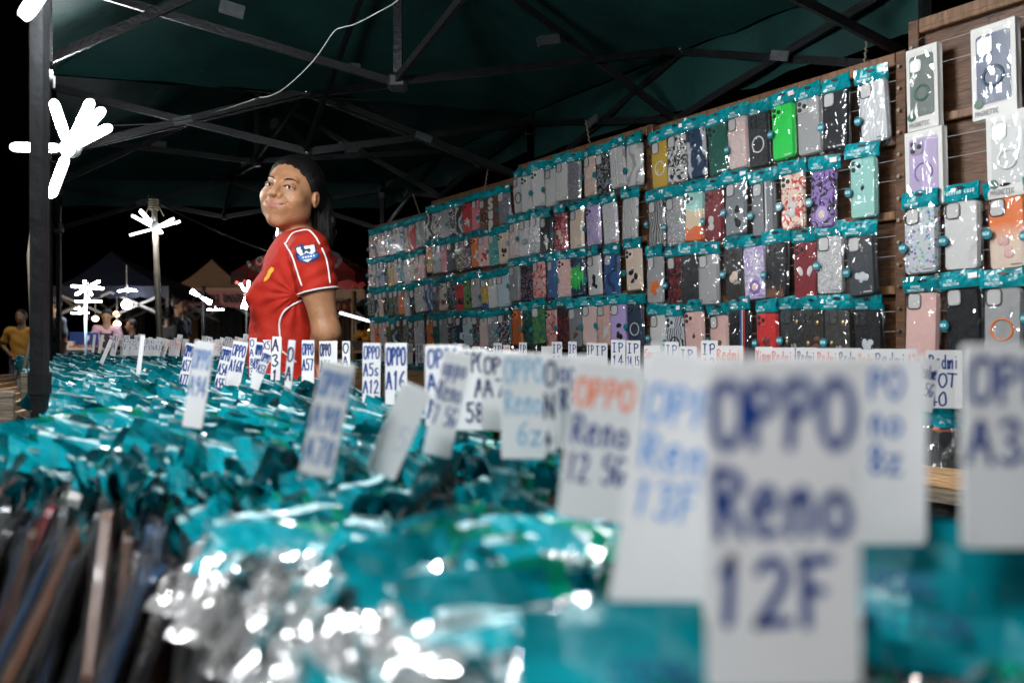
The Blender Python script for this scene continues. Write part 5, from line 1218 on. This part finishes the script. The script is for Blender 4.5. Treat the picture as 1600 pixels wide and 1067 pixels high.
# ------------------------------------------------------------------ people in the background
def figure(label, px, pytop, Z, height, face, shirt_c, trouser_c, skin=(.26, .13, .075), hairc=(.01, .009, .008), arms='down', female=False, lean=0., head_down=0., shorts=False, apron=None, base=0., group=None):
    top = P(px, pytop, Z); T = empty('person', (top.x, top.y, base), (0, 0, R(face)), label, 'person', group); s = height/1.7
    def S(*v): return np.array(v, 'f4')*s
    hd = S(0, -.03-.25*lean, 1.585)
    sh = [S(sx*.17*(.92 if female else 1), -.02-.2*lean, 1.37) for sx in (-1, 1)]
    if arms == 'down': el = [S(sx*.225, .0, 1.10) for sx in (-1, 1)]; ha = [S(sx*.22, -.05, .84) for sx in (-1, 1)]
    elif arms == 'work': el = [S(sx*.22, -.08, 1.12) for sx in (-1, 1)]; ha = [S(sx*.09, -.30, 1.06) for sx in (-1, 1)]
    else: el = [S(sx*.30, .05, 1.15) for sx in (-1, 1)]; ha = [S(sx*.15, -.06, 1.02) for sx in (-1, 1)]
    hp = [S(sx*.09, .02, .90) for sx in (-1, 1)]; kn = [S(sx*.10, 0, .50) for sx in (-1, 1)]; an = [S(sx*.105, .03, .07) for sx in (-1, 1)]
    def headf(p):
        c = hd; cy_, sy_ = math.cos(head_down), -math.sin(head_down); M = np.array(((1, 0, 0), (0, cy_, sy_), (0, -sy_, cy_)), 'f4'); q = (p-c) @ M/s
        d = elli(q, (0, .01, .02), (.076, .094, .10)); d = su(d, elli(q, (0, -.03, -.05), (.055, .06, .062)), .03); d = su(d, cone(q, (0, -.088, .01), (0, -.105, -.018), .010, .013), .012)
        e = q.copy(); e[:, 0] = abs(e[:, 0]); d = su(d, elli(e, (.078, .01, -.005), (.01, .018, .03)), .006); d = ss(d, sph(e, (.032, -.100, .012), .014), .012)
        return d*s, q
    def bf(p):
        d = chain(p, [hd+S(0, .02, -.08), S(0, -.01-.2*lean, 1.40)], [.055*s, .06*s]); h, _ = headf(p); d = su(d, h, .02)
        d = su(d, elli(p, S(0, -.1*lean, 1.22), (.15*s, .10*s, .2*s)), .04); d = su(d, elli(p, S(0, 0, .96), (.15*s, .11*s, .14*s)), .05)
        for i in (0, 1):
            d = su(d, chain(p, [sh[i], el[i], ha[i]], [.052*s, .040*s, .027*s]), .03)
            hdir = (ha[i]-el[i])/np.linalg.norm(ha[i]-el[i]); d = su(d, chain(p, [ha[i], ha[i]+hdir*.08*s], [.030*s, .034*s]), .01)
            for k in range(4): b0 = ha[i]+hdir*.08*s+np.array(((k-1.5)*.017*s, 0, 0), 'f4'); d = su(d, cone(p, b0, b0+hdir*.07*s+np.array((0, -.01, 0), 'f4'), .010*s, .008*s), .004)
            d = su(d, cone(p, ha[i]+hdir*.03*s, ha[i]+hdir*.07*s+np.array((0, -.045*s, 0), 'f4'), .012*s, .009*s), .006)
            d = su(d, chain(p, [hp[i], kn[i], an[i]], [.085*s, .056*s, .038*s]), .04); d = su(d, cone(p, an[i]+S(0, .02, -.03), an[i]+S(0, -.15, -.045), .038*s, .028*s), .02)
        return d
    rs = .011*s if Z < 20 else .014
    lo, hi_ = (-.42*s, -.52*s, -.01), (.42*s, .35*s, 1.76*s)
    v, f = polygonize(bf, lo, hi_, rs); obj('body', nmesh('body', v, f), T, m=mat('skin_%d' % int(skin[0]*1000), skin, .45))
    def sf(p):
        d = elli(p, S(0, -.1*lean, 1.20), (.17*s, .125*s, .23*s)); d = su(d, elli(p, S(0, 0, .98), (.17*s, .13*s, .16*s)), .05)
        d = su(d, chain(p, [sh[0], sh[1]], [.065*s, .065*s]), .04)
        for i in (0, 1): d = su(d, chain(p, [sh[i], sh[i]+(el[i]-sh[i])*.72], [.066*s, .064*s]), .02)
        for i in (0, 1):
            dr_ = (el[i]-sh[i])/np.linalg.norm(el[i]-sh[i]); d = np.maximum(d, np.where(np.sign(sh[i][0])*p[:, 0] > .17*s, (p-sh[i]) @ dr_-.2*s, -1))
        d = d+.004*np.sin(p[:, 2]*45+p[:, 0]*30); d = ss(d, chain(p, [hd, S(0, -.02-.2*lean, 1.40)], [.062*s, .07*s]), .01); return np.maximum(d, .86*s-p[:, 2])
    v, f = polygonize(sf, lo, hi_, rs); obj('shirt', nmesh('shirt', v, f), T, m=mat('cloth_%d_%d' % (int(shirt_c[0]*1000), int(shirt_c[2]*1000)), shirt_c, .85))
    end = .42 if shorts else .07
    def tf(p):
        d = elli(p, S(0, 0, .94), (.168*s, .13*s, .13*s))
        for i in (0, 1): d = su(d, chain(p, [hp[i], kn[i], an[i]], [.10*s, .078*s, .062*s]), .03)
        return np.maximum(np.maximum(d, p[:, 2]-.97*s), end*s-p[:, 2])
    v, f = polygonize(tf, lo, hi_, rs*1.3); obj('shorts' if shorts else 'trousers', nmesh('trousers', v, f), T, m=mat('trousers_%d' % int(trouser_c[2]*1000), trouser_c, .9))
    def hf(p):
        h, q = headf(p); d = elli(q, (0, .018, .032), (.084, .098, .098))*s
        d = np.maximum(d, -(q[:, 1]*.8+q[:, 2]*.6+(.004 if not female else .0))*s); d = np.maximum(d, -(q[:, 2]+.05)*s)
        if female: d = su(d, sph(q, (0, .12, .05), .04)*s, .02)
        return d
    v, f = polygonize(hf, hd-.16*s, hd+.2*s, .009*s); obj('hair', nmesh('hair', v, f), T, m=M_hair)
    mb = MB()
    for sx in (-1, 1):
        e = np.array((sx*.032, -.086, .012), 'f4'); cy_, sy_ = math.cos(head_down), -math.sin(head_down); M = np.array(((1, 0, 0), (0, cy_, sy_), (0, -sy_, cy_)), 'f4'); e = hd+(M @ e)*s; mb = MB(); mb.ell(e.tolist(), (.010*s, .005*s, .005*s), 8, 6); mb.build('eye', M_iris, T, True)
    if apron is not None:
        mb = MB(); V = []; Fc = []
        for j in range(9):
            for i in range(7):
                u = (i/6-.5); z = (.62+.68*j/8)*s; wd = (.30 if z < 1.05*s else .20)*s; x = u*wd; pr = np.array([[x, 0, z]], 'f4'); yy = -.148*s-.1*lean*s*.6+.06*abs(u)*s
                V.append((x, yy, z))
        for j in range(8):
            for i in range(6): a = j*7+i; Fc.append((a, a+1, a+8, a+7))
        obj('apron', mesh('apron', V, Fc, True), T, m=mat('apron_cloth', apron, .8))
        for sx in (-1, 1): mb = MB(); mb.tube([Vector((sx*.09*s, -.125*s-.06*lean*s, 1.28*s)), Vector((sx*.085*s, -.10*s-.1*lean*s, 1.40*s)), Vector((sx*.06*s, .02*s, 1.45*s))], .012*s, 5); mb.build('apron_strap', mat('apron_cloth', apron, .8), T, True)
    return T
figure('boy in a mustard yellow shirt and denim shorts at the far left', 34, 480, 12.5, 1.53, 8, (.24, .12, .012), (.03, .05, .09), skin=(.10, .05, .03), shorts=True, arms='hip')
figure('person in a dark navy shirt standing behind the left tent post', 86, 463, 11.5, 1.66, -35, (.012, .018, .035), (.02, .02, .025), skin=(.24, .12, .07))
figure('food seller in a pale pink shirt and dark apron looking down at her counter', 168, 484, 14.2, 1.60, 18, (.70, .45, .55), (.03, .03, .04), skin=(.42, .24, .15), arms='work', female=True, lean=.35, head_down=.5, apron=(.03, .025, .03))
figure('short person in dark clothes beside the food counter, face turned left', 208, 501, 13.6, 1.42, -60, (.02, .02, .025), (.02, .02, .02), skin=(.24, .12, .07))
figure('man with cropped hair in a dark shirt walking past in profile', 278, 465, 13.0, 1.72, 78, (.03, .05, .08), (.02, .02, .03), skin=(.34, .18, .10))
figure('dark figure with long hair left of the man with cropped hair', 262, 478, 12.4, 1.55, 150, (.02, .018, .018), (.02, .02, .02), skin=(.12, .07, .05), female=True)
# ------------------------------------------------------------------ the rest of the night market
# bamboo pole with knots and rope
a = P(240, 306, 4.45); b_ = P(250, 540, 4.45); b_ = a+(b_-a)*((a.z)/(a.z-b_.z)); pts = []; rr_ = []
N = 9
for k in range(N*4+1):
    t = k/(N*4); pts.append(a.lerp(b_, t)); rr_.append(.013+.005*t+(.002 if k % 4 == 0 else 0))
T = empty('bamboo_pole', tuple(b_), label='bamboo pole carrying a petal lamp beyond the table', cat='pole')
mb = MB(); mb.tube([p-b_ for p in pts], rr_, 12); mb.build('pole', mat('bamboo', (.06, .05, .038), .4, var=.3, vscale=20), T, True)
mb = MB()
for k in range(5): mb.tube([Vector((.022*math.cos(x), .022*math.sin(x), (a-b_).z-.02-k*.012))+(a-b_)*Vector((1, 1, 0)) for x in [i*math.pi/6 for i in range(13)]], .004, 5)
for k in range(4): mb.tube([(a-b_)+Vector((.02*math.cos(k*1.7), .02*math.sin(k*1.7), -.04)), (a-b_)+Vector((.05*math.cos(k*1.7), .05*math.sin(k*1.7), -.10-.02*k))], .003, 5)
tag(mb.build('rope_binding', M_rope, T, True), kind='stuff')
mb = MB(); mb.tube(sagline(P(70, 200, 3.3), P(44, 400, 3.0), .0)+[P(50, 520, 3.0), P(34, 590, 2.9)], .006, 6)
tag(mb.build('rope', M_rope, smooth=True), 'frayed rope hanging beside the left tent post', 'rope')
mb = MB(); mb.tube(sagline(P(250, 320, 4.5), P(600, 430, 9), .1), .004, 5); tag(mb.build('cable', mat('dark_cable', (.03, .03, .03)), smooth=True), 'thin black cable crossing the dark sky right of the bamboo pole', 'cable')

def simple_tent(label, px0, px1, pye, pxp, pyp, Z, fabric, depth=3.0, band=.3):
    a = P(px0, pye, Z); b = P(px1, pye, Z); zt = a.z; wd = b.x-a.x; ap = P(pxp, pyp, Z+depth/2)
    c = [(a.x, Z), (a.x, Z+depth), (b.x, Z+depth), (b.x, Z)]
    T = empty('market_stall_tent', (ap.x, Z+depth/2, 0), label=label, cat='tent'); o = Vector((ap.x, Z+depth/2, 0))
    cs = [Vector((x, y, zt)) for x, y in c]
    for k in range(4):
        A, B = cs[k], cs[(k+1) % 4]; V = []; Fc = []; N = 10
        for j in range(N+1):
            v = j/N
            for i in range(N+1):
                u = i/N; p = A.lerp(B, u).lerp(Vector((ap.x, ap.y, zt)), v); p.z = zt+(ap.z-zt)*(v**1.35); V.append(p-o)
        for j in range(N):
            for i in range(N): q_ = j*(N+1)+i; Fc.append((q_, q_+1, q_+N+2, q_+N+1))
        obj('canopy_slope', mesh('canopy_slope', V, Fc, True), T, m=fabric)
        out = ((A+B)/2-Vector((ap.x, ap.y, zt))); out.normalize(); V = []; Fc = []
        for i in range(17):
            p = A.lerp(B, i/16)-o+out*.02; V += [p, p+Vector((0, 0, -band+.05*abs(math.sin(i*1.2))))+out*.02*math.sin(i*2)]
        for i in range(16): Fc.append((2*i, 2*i+1, 2*i+3, 2*i+2))
        obj('valance', mesh('valance', V, Fc, True), T, m=fabric)
        mb = MB(); mb.bar(A-o, Vector((A.x, A.y, 0))-o, .05); mb.build('post', M_post, T)
        m_ = (A+B)/2
        for s_, e_ in ((A-Vector((0, 0, .1)), m_-Vector((0, 0, .5))), (B-Vector((0, 0, .1)), m_-Vector((0, 0, .5))), (A-Vector((0, 0, .5)), m_-Vector((0, 0, .1))), (B-Vector((0, 0, .5)), m_-Vector((0, 0, .1)))):
            mb = MB(); mb.bar(s_-o, e_-o, .035); mb.build('truss_bar', mat('white_bar', (.4, .4, .4), .5), T)
    return T
simple_tent('navy blue pop-up tent over the food stall, far left', 84, 262, 447, 173, 393, 14.5, mat('navy_canopy', (.004, .008, .03), .7), 2.6, .22)
simple_tent('beige peaked tent behind the pink banner', 262, 392, 450, 331, 405, 16.5, mat('beige_canopy', (.55, .36, .25), .75, var=.1, vscale=2), 3., .25)
simple_tent('beige stall tent behind the bare arm of the woman', 470, 572, 452, 520, 425, 15.0, mat('beige_canopy', (.42, .26, .17), .75), 2.4, .2)
# banner with Thai writing
a = P(266, 451, 16.3); b = P(384, 455, 16.3); hb = .30
T = empty('banner', tuple(a), label='pink banner with dark Thai-style lettering below the beige tent', cat='banner'); V = []; Fc = []
for i in range(21):
    for j in range(4): V.append(((b.x-a.x)*i/20, .02*math.sin(i*.8), (b.z-a.z)*i/20-hb*j/3))
for i in range(20):
    for j in range(3): q_ = i*4+j; Fc.append((q_, q_+1, q_+5, q_+4))
obj('banner_cloth', mesh('banner_cloth', V, Fc, True), T, m=mat('pink_banner', (.50, .20, .22), .7))
for a_ in (('รานอาหารน', .05, -.13, .085, .5), ('ไหมวินหมอน', .62, -.24, .15, .72), ('ขนม', .30, -.26, .10, .26)):
    mb = MB(); write(mb, *a_, -.045, .2, .02); mb.build('lettering', mat('banner_ink', (.05, .012, .02), .6), T)
# red umbrella
Zu = 7.6; c = P(474, 388, Zu); T = empty('market_umbrella', (c.x, Zu, 0), label='large red umbrella with white script lettering behind the woman', cat='umbrella')
M_um = mat('umbrella_red', (.42, .045, .035), .65, var=.08, vscale=2); M_umw = mat('umbrella_white', (.55, .5, .48), .6)
ru = (583-366)/2*Zu/F; zt = P(0, 384, Zu).z; ze = P(0, 428, Zu).z; n8 = 8
def upt(a_, v, lift=0.): rad = ru*v; return Vector((rad*math.cos(a_), rad*math.sin(a_), zt-(zt-ze)*(v**1.7)+lift))
for k in range(n8):
    a0, a1 = 2*math.pi*k/n8+.2, 2*math.pi*(k+1)/n8+.2; V = []; Fc = []; N = 8
    for j in range(N+1):
        for i in range(N+1):
            A = upt(a0, j/N); B = upt(a1, j/N); p = A.lerp(B, i/N); p.z -= .015*math.sin(math.pi*i/N)*j/N; V.append(p)
    for j in range(N):
        for i in range(N): q_ = j*(N+1)+i; Fc.append((q_, q_+N+1, q_+N+2, q_+1))
    obj('canopy_panel', mesh('canopy_panel', V, Fc, True), T, m=M_um)
    A, B = upt(a0, 1), upt(a1, 1); V = []
    for i in range(9): p = A.lerp(B, i/8); V += [p, p*Vector((1.01, 1.01, 1)) if False else Vector((p.x*1.01, p.y*1.01, p.z-.09-.015*math.sin(i*1.6)))]
    obj('valance', mesh('valance', V, [(2*i, 2*i+1, 2*i+3, 2*i+2) for i in range(8)], True), T, m=M_um)
    mb = MB(); mb.tube([upt(a0, 0, -.02), upt(a0, .5, -.02), upt(a0, 1, -.015)], .006, 5); mb.build('rib', M_metal, T)
mb = MB(); mb.tube([(0, 0, 0), (0, 0, zt+.02)], .022, 10); mb.build('pole', M_post, T, True)
# script lettering and ribbon laid on the near panels
def ustroke(pts, wd, name='lettering'):
    V = []; Fc = []; pp = cr(pts, 6)
    def srf(px, py):
        # ray to the umbrella surface by search along depth
        best = None
        for k in range(80):
            Z = Zu-ru+ru*1.2*k/80; p = P(px, py, Z)-Vector((c.x, Zu, 0)); rad = math.hypot(p.x, p.y)/ru*1.05
            if rad > 1.08: continue
            zs = zt-(zt-ze)*(min(rad, 1)**1.7)
            if p.z < zs+.012: return p+Vector((0, -.02, .012))
        return None
    for i, p in enumerate(pp):
        a = pp[max(i-1, 0)]; b2 = pp[min(i+1, len(pp)-1)]; dx, dy = b2[0]-a[0], b2[1]-a[1]; L = math.hypot(dx, dy) or 1; w_ = wd*(.55+.45*math.sin(math.pi*i/len(pp)))
        q1 = srf(p[0]-dy/L*w_, p[1]+dx/L*w_); q2 = srf(p[0]+dy/L*w_, p[1]-dx/L*w_)
        if q1 is None or q2 is None: continue
        V += [q1, q2]
    for i in range(len(V)//2-1): Fc.append((2*i, 2*i+1, 2*i+3, 2*i+2))
    if Fc: obj(name, mesh(name, V, Fc), T, m=M_umw)
ustroke([(402, 398), (393, 399), (388, 407), (392, 418), (404, 425), (420, 426), (436, 420)], 2.6)
ustroke([(409, 404), (403, 407), (402, 413), (407, 416), (412, 411), (409, 404)], .9); ustroke([(421, 402), (415, 405), (415, 411), (420, 412)], .9); ustroke([(428, 401), (424, 405), (427, 409), (431, 404), (428, 401)], .9)
ustroke([(513, 395), (526, 400), (532, 408), (528, 417), (516, 422)], 3.2)
for x in (548, 553, 558, 563, 568): ustroke([(x, 414), (x+2, 418)], .7)
# food counter
Zc = 13.2; a = P(96, 547, Zc); b = P(236, 547, Zc); T = empty('food_counter', (a.x, Zc, 0), label='dark food counter with trays under the navy tent', cat='counter')
mb = MB(); mb.box(((b.x-a.x)/2, .3, a.z-.02), (b.x-a.x, .7, .04), bev=.005); mb.build('counter_top', mat('counter_top', (.10, .09, .08), .5), T)
mb = MB(); mb.box(((b.x-a.x)/2, .3, (a.z-.04)/2), (b.x-a.x-.06, .64, a.z-.04), bev=.005); mb.build('counter_front', mat('counter_cloth', (.012, .012, .014), .8), T)
p = P(124, 533, Zc+.1); T = empty('cool_box', (p.x, p.y, a.z+.002), label='blue box with a small white shield on the food counter', cat='cool box')
bw = 33*Zc/F; mb = MB(); mb.box((0, .15, .10+.065), (bw, .28, .20), bev=.01); mb.build('box', mat('blue_box', (.02, .06, .26), .5), T); mb = MB(); mb.add([(.09, .003, .21), (.15, .003, .21), (.15, .003, .16), (.12, .003, .13), (.09, .003, .16)], [(0, 1, 2, 3, 4)]); mb.box((.12, .004, .215), (.06, .004, .006)); mb.build('shield', M_white, T)
r = random.Random(8)
for i, px in enumerate((112, 124, 136)):
    p = P(px, 541, Zc-.02); T = empty('food_tray', (p.x, Zc+.02, a.z), label=['left', 'middle', 'right'][i]+' tray of orange fried food in front of the blue box', cat='food tray')
    mb = MB(); mb.box((0, 0, .008), (.11, .16, .012)); 
    for dx in (-.053, .053): mb.box((dx, 0, .022), (.006, .16, .03))
    for dy in (-.078, .078): mb.box((0, dy, .022), (.1, .006, .03))
    mb.build('tray', M_white, T); mb = MB()
    for _ in range(26): mb.ell((r.uniform(-.04, .04), r.uniform(-.065, .065), r.uniform(.025, .07)), (r.uniform(.01, .02), r.uniform(.01, .02), r.uniform(.008, .014)), 7, 5)
    tag(mb.build('fried_food', mat('fried_food', (.65, .20, .04), .4, var=.4, vscale=30), T, True), kind='stuff')
p = P(101, 541, Zc-.1); mb = MB(); V = rrect(.10, .12, .02, 4); n = len(V); mb.add([(x, y, 0) for x, y in V]+[(x*1.2, y*1.2, .13) for x, y in V]+[(x*1.12, y*1.12, .125) for x, y in V]+[(x*.92, y*.92, .01) for x, y in V], [(l*n+k, l*n+(k+1) % n, (l+1)*n+(k+1) % n, (l+1)*n+k) for l in range(3) for k in range(n)]+[tuple(range(n))[::-1], tuple(3*n+k for k in range(n))])
tag(mb.build('tub', M_white, loc=(p.x, Zc+.1, a.z+.001)), 'small white tub at the left end of the food counter', 'tub')
# far lamps, some on poles
def farlamp(label, px, py, Z, rot, blades, sc_, group='lamps of the stalls behind'):
    return led_lamp(label, P(px, py, Z), rot, blades, sc_, True)
def lpole(label, px, py0, py1, Z, wd=.02, m=None):
    a = P(px, py0, Z); mb = MB(); mb.tube([(0, 0, 0), (0, 0, a.z)], wd, 8); T = mb.build('lamp_pole', m or M_post, smooth=True, loc=(a.x, a.y, 0)); tag(T, label, 'pole')
farlamp('six-armed white petal lamp on a pale pole at the food stall', 137, 449, 11.5, (35, 10, 0), [(10, 0), (70, 0), (130, 5), (190, 0), (250, 5), (310, 0)], 1.1)
farlamp('flat white petal lamp just under the six-armed one', 138, 471, 11.6, (4, 0, 0), [(0, 0), (60, 0), (120, 0), (180, 0), (240, 0), (300, 0)], .95)
farlamp('lowest flat petal lamp left of the pale pole', 125, 489, 11.6, (4, 0, 0), [(0, 0), (60, 0), (120, 0), (180, 0), (240, 0), (300, 0)], .66)
farlamp('small stacked lamp above the lowest flat petal lamp', 124, 482, 11.6, (4, 0, 0), [(0, 0), (60, 0), (120, 0), (180, 0), (240, 0), (300, 0)], .36)
farlamp('white petal lamp under the navy tent roof', 199, 452, 14.2, (8, 0, 0), [(0, 12), (60, 8), (120, 8), (180, 12), (240, 8), (300, 8)], .85)
farlamp('slanting white petal lamp on the pole before the pink banner', 314, 464, 9.5, (88, -62, 0), [(80, 0), (95, 0), (260, 0), (275, 0)], .72)
farlamp('flat petal lamp low under the pink banner', 337, 484, 13.5, (4, 0, 0), [(0, 0), (60, 0), (120, 0), (180, 0), (240, 0), (300, 0)], .7)
farlamp('upright petal lamp close to the front of the red shirt', 386, 460, 7.5, (75, 0, 0), [(90, 10), (60, 10), (125, 10), (270, 0), (255, 0)], .72)
farlamp('upright petal lamp just behind the neck of the woman', 432, 372, 7.0, (80, 18, 0), [(98, 0), (80, 0)], .68)
farlamp('small round lamp right of the woman, above the shelf cards', 583, 508, 12, (60, 0, 0), [(0, 0), (120, 0), (240, 0)], .28)
lpole('pale pole under the six-armed lamp', 134, 455, 545, 11.7, .018, mat('pale_pole', (.3, .42, .55), .4)); lpole('dark pole of the slanting lamp before the pink banner', 318, 447, 545, 9.7, .022); lpole('pole of the upright lamp in front of the red shirt', 385, 478, 545, 7.6, .012); lpole('pole of the upright lamp behind the neck', 440, 380, 545, 7.2, .01); lpole('thin lit pole right of the bare arm', 553, 455, 545, 12., .035, mat('tan_pole', (.5, .33, .2), .5))
def bulb(label, px, py, Z, r_, m, cap=True):
    p = P(px, py, Z); T = empty('light_bulb', tuple(p), label=label, cat='light bulb')
    mb = MB(); mb.ell((0, 0, 0), (r_, r_, r_*.85), 14, 10); mb.build('bulb', m, T, True)
    mb = MB(); mb.tube([(0, 0, r_*.7), (0, 0, r_*1.3)], r_*.5, 10); mb.tube([(0, 0, r_*1.3), (0, 0, r_*1.3+.5)], .006, 5); mb.build('socket', M_white, T, True)
bulb('big white bulb hanging under the navy tent', 198, 476, 13.5, .075, M_ledfar)
bulb('warm bulb left of the pink-shirted seller', 149, 498, 14.8, .05, M_warm); bulb('warm bulb right of the head of the pink-shirted seller', 182, 491, 14.9, .05, M_warm); bulb('warm bulb beside the shoulder of the pink-shirted seller', 183, 506, 14.9, .055, M_warm)
bulb('warm bulb in the stall just right of the bare arm', 578, 520, 13, .05, M_warm)
a = P(532, 489, 7.5); b = P(588, 505, 8.6); T = empty('tube_light', tuple(a), label='thin slanting tube light between the bare arm and the farthest board', cat='tube light'); mb = MB(); mb.tube([Vector(), b-a], .010, 8); mb.build('tube', mat('tube_lit', (1, 1, 1), .4, emit=3, ecol=(.9, .95, 1)), T, True)
mb = MB(); mb.tube([Vector((0, 0, .014)), b-a+Vector((0, 0, .014))], .007, 6); mb.build('housing', M_white, T)
# fruit by the boards, far bits of stalls
T = empty('fruit_basket', tuple(P(573, 532, 9)), label='basket of orange-yellow fruit seen left of the farthest board', cat='basket'); mb = MB(); r = random.Random(2)
mb.tube([(0, 0, -.10), (0, 0, 0)], [.12, .16], 14); mb.build('basket', M_woodg, T)
for i in range(12): mb = MB(); mb.ell((r.uniform(-.1, .1), r.uniform(-.08, .08), .02+r.uniform(0, .08)), (.035, .035, .033), 9, 7); mb.build('fruit', mat('orange_fruit', (.8, .32, .02), .4), T, True)
p = P(573, 545, 9); tbl('small far stall table with the fruit basket', [(p.x-.35, 8.75), (p.x+.35, 8.75), (p.x+.35, 9.35), (p.x-.35, 9.35)], [P(573, 532, 9).z-.101]*4, name='stall_table')
tbl('dark stall table far behind the thin card row', [(P(270, 0, 11).x, 11), (P(380, 0, 11).x, 11), (P(380, 0, 11).x, 11.8), (P(270, 0, 11).x, 11.8)], [P(0, 543, 11).z]*4, wood=M_woodg, name='stall_table')
T = empty('storage_box', tuple(P(359, 543, 11.1)), label='small yellow box on the far stall table left of the red shirt', cat='box'); mb = MB(); mb.box((0, .1, .05), (.13, .15, .09), bev=.008); mb.build('box', mat('yellow_box', (.6, .4, .03), .5), T); mb = MB(); mb.box((0, .1, .102), (.14, .16, .014), bev=.003); mb.build('lid', mat('yellow_lid', (.5, .32, .02), .5), T)
for i, (px, py, wpx, hpx, col, lab) in enumerate([(290, 500, 42, 34, (.20, .11, .06), 'brown tarpaulin wall behind the man with cropped hair'), (350, 505, 60, 36, (.05, .05, .055), 'dark tarpaulin hanging under the pink banner'), (208, 500, 40, 50, (.03, .03, .032), 'dark cloth backdrop of the food stall'), (536, 495, 36, 50, (.10, .05, .03), 'brown curtain at the stall behind the bare arm')]):
    Z = 17.5; p = P(px, py, Z); ww = wpx*Z/F; hh = p.z+hpx/2*Z/F; V = []; Fc = []
    for k in range(13): V += [(ww*(k/12-.5), .05*math.sin(k*1.9), 0), (ww*(k/12-.5), .05*math.sin(k*1.9+.4), hh)]
    for k in range(12): Fc.append((2*k, 2*k+2, 2*k+3, 2*k+1))
    tag(obj('tarpaulin', mesh('tarpaulin', V, Fc, True), loc=(p.x, Z, .01), m=mat('tarp_%d' % i, col, .8, var=.4, vscale=3)), lab, 'tarpaulin')
p = P(539, 478, 14.5); T = empty('stall_sign', tuple(p), label='small dark red stall sign with orange lettering behind the bare arm', cat='sign'); mb = MB(); mb.box((0, 0, 0), (.30, .03, .17), bev=.006); mb.build('board', mat('sign_board', (.10, .02, .015), .6), T); mb = MB(); write(mb, 'อาหาร', -.13, -.05, .09, .26, -.02, .2, .02); mb.build('lettering', mat('sign_orange', (.7, .25, .05), .5), T)
mb = MB(); mb.bar((0, .02, -.08), (0, .02, -1.6), .03); mb.build('post', M_post, T)
# unseen fill light on a pole, added to brighten the stalls and tents
T = empty('fill_light', (-7.6, 11.0, 0), (0, 0, R(-22)), 'added fill light panel on a tall pole, unseen left of the food stalls', 'fill_light')
mb = MB(); mb.tube([(0, 0, 0), (0, 0, 3.6)], .03, 10); mb.build('pole', M_post, T, True)
mb = MB(); mb.box((0, .02, 3.45), (.62, .08, .40), bev=.01, mx=Matrix.Rotation(R(-12), 3, 'X')); mb.build('housing', M_black, T)
mb = MB(); mb.box((0, .075, 3.44), (.56, .012, .34), mx=Matrix.Rotation(R(-12), 3, 'X')); mb.build('lit_panel', mat('fill_panel_lit', (1, 1, 1), .4, emit=62, ecol=(1, .84, .64)), T)
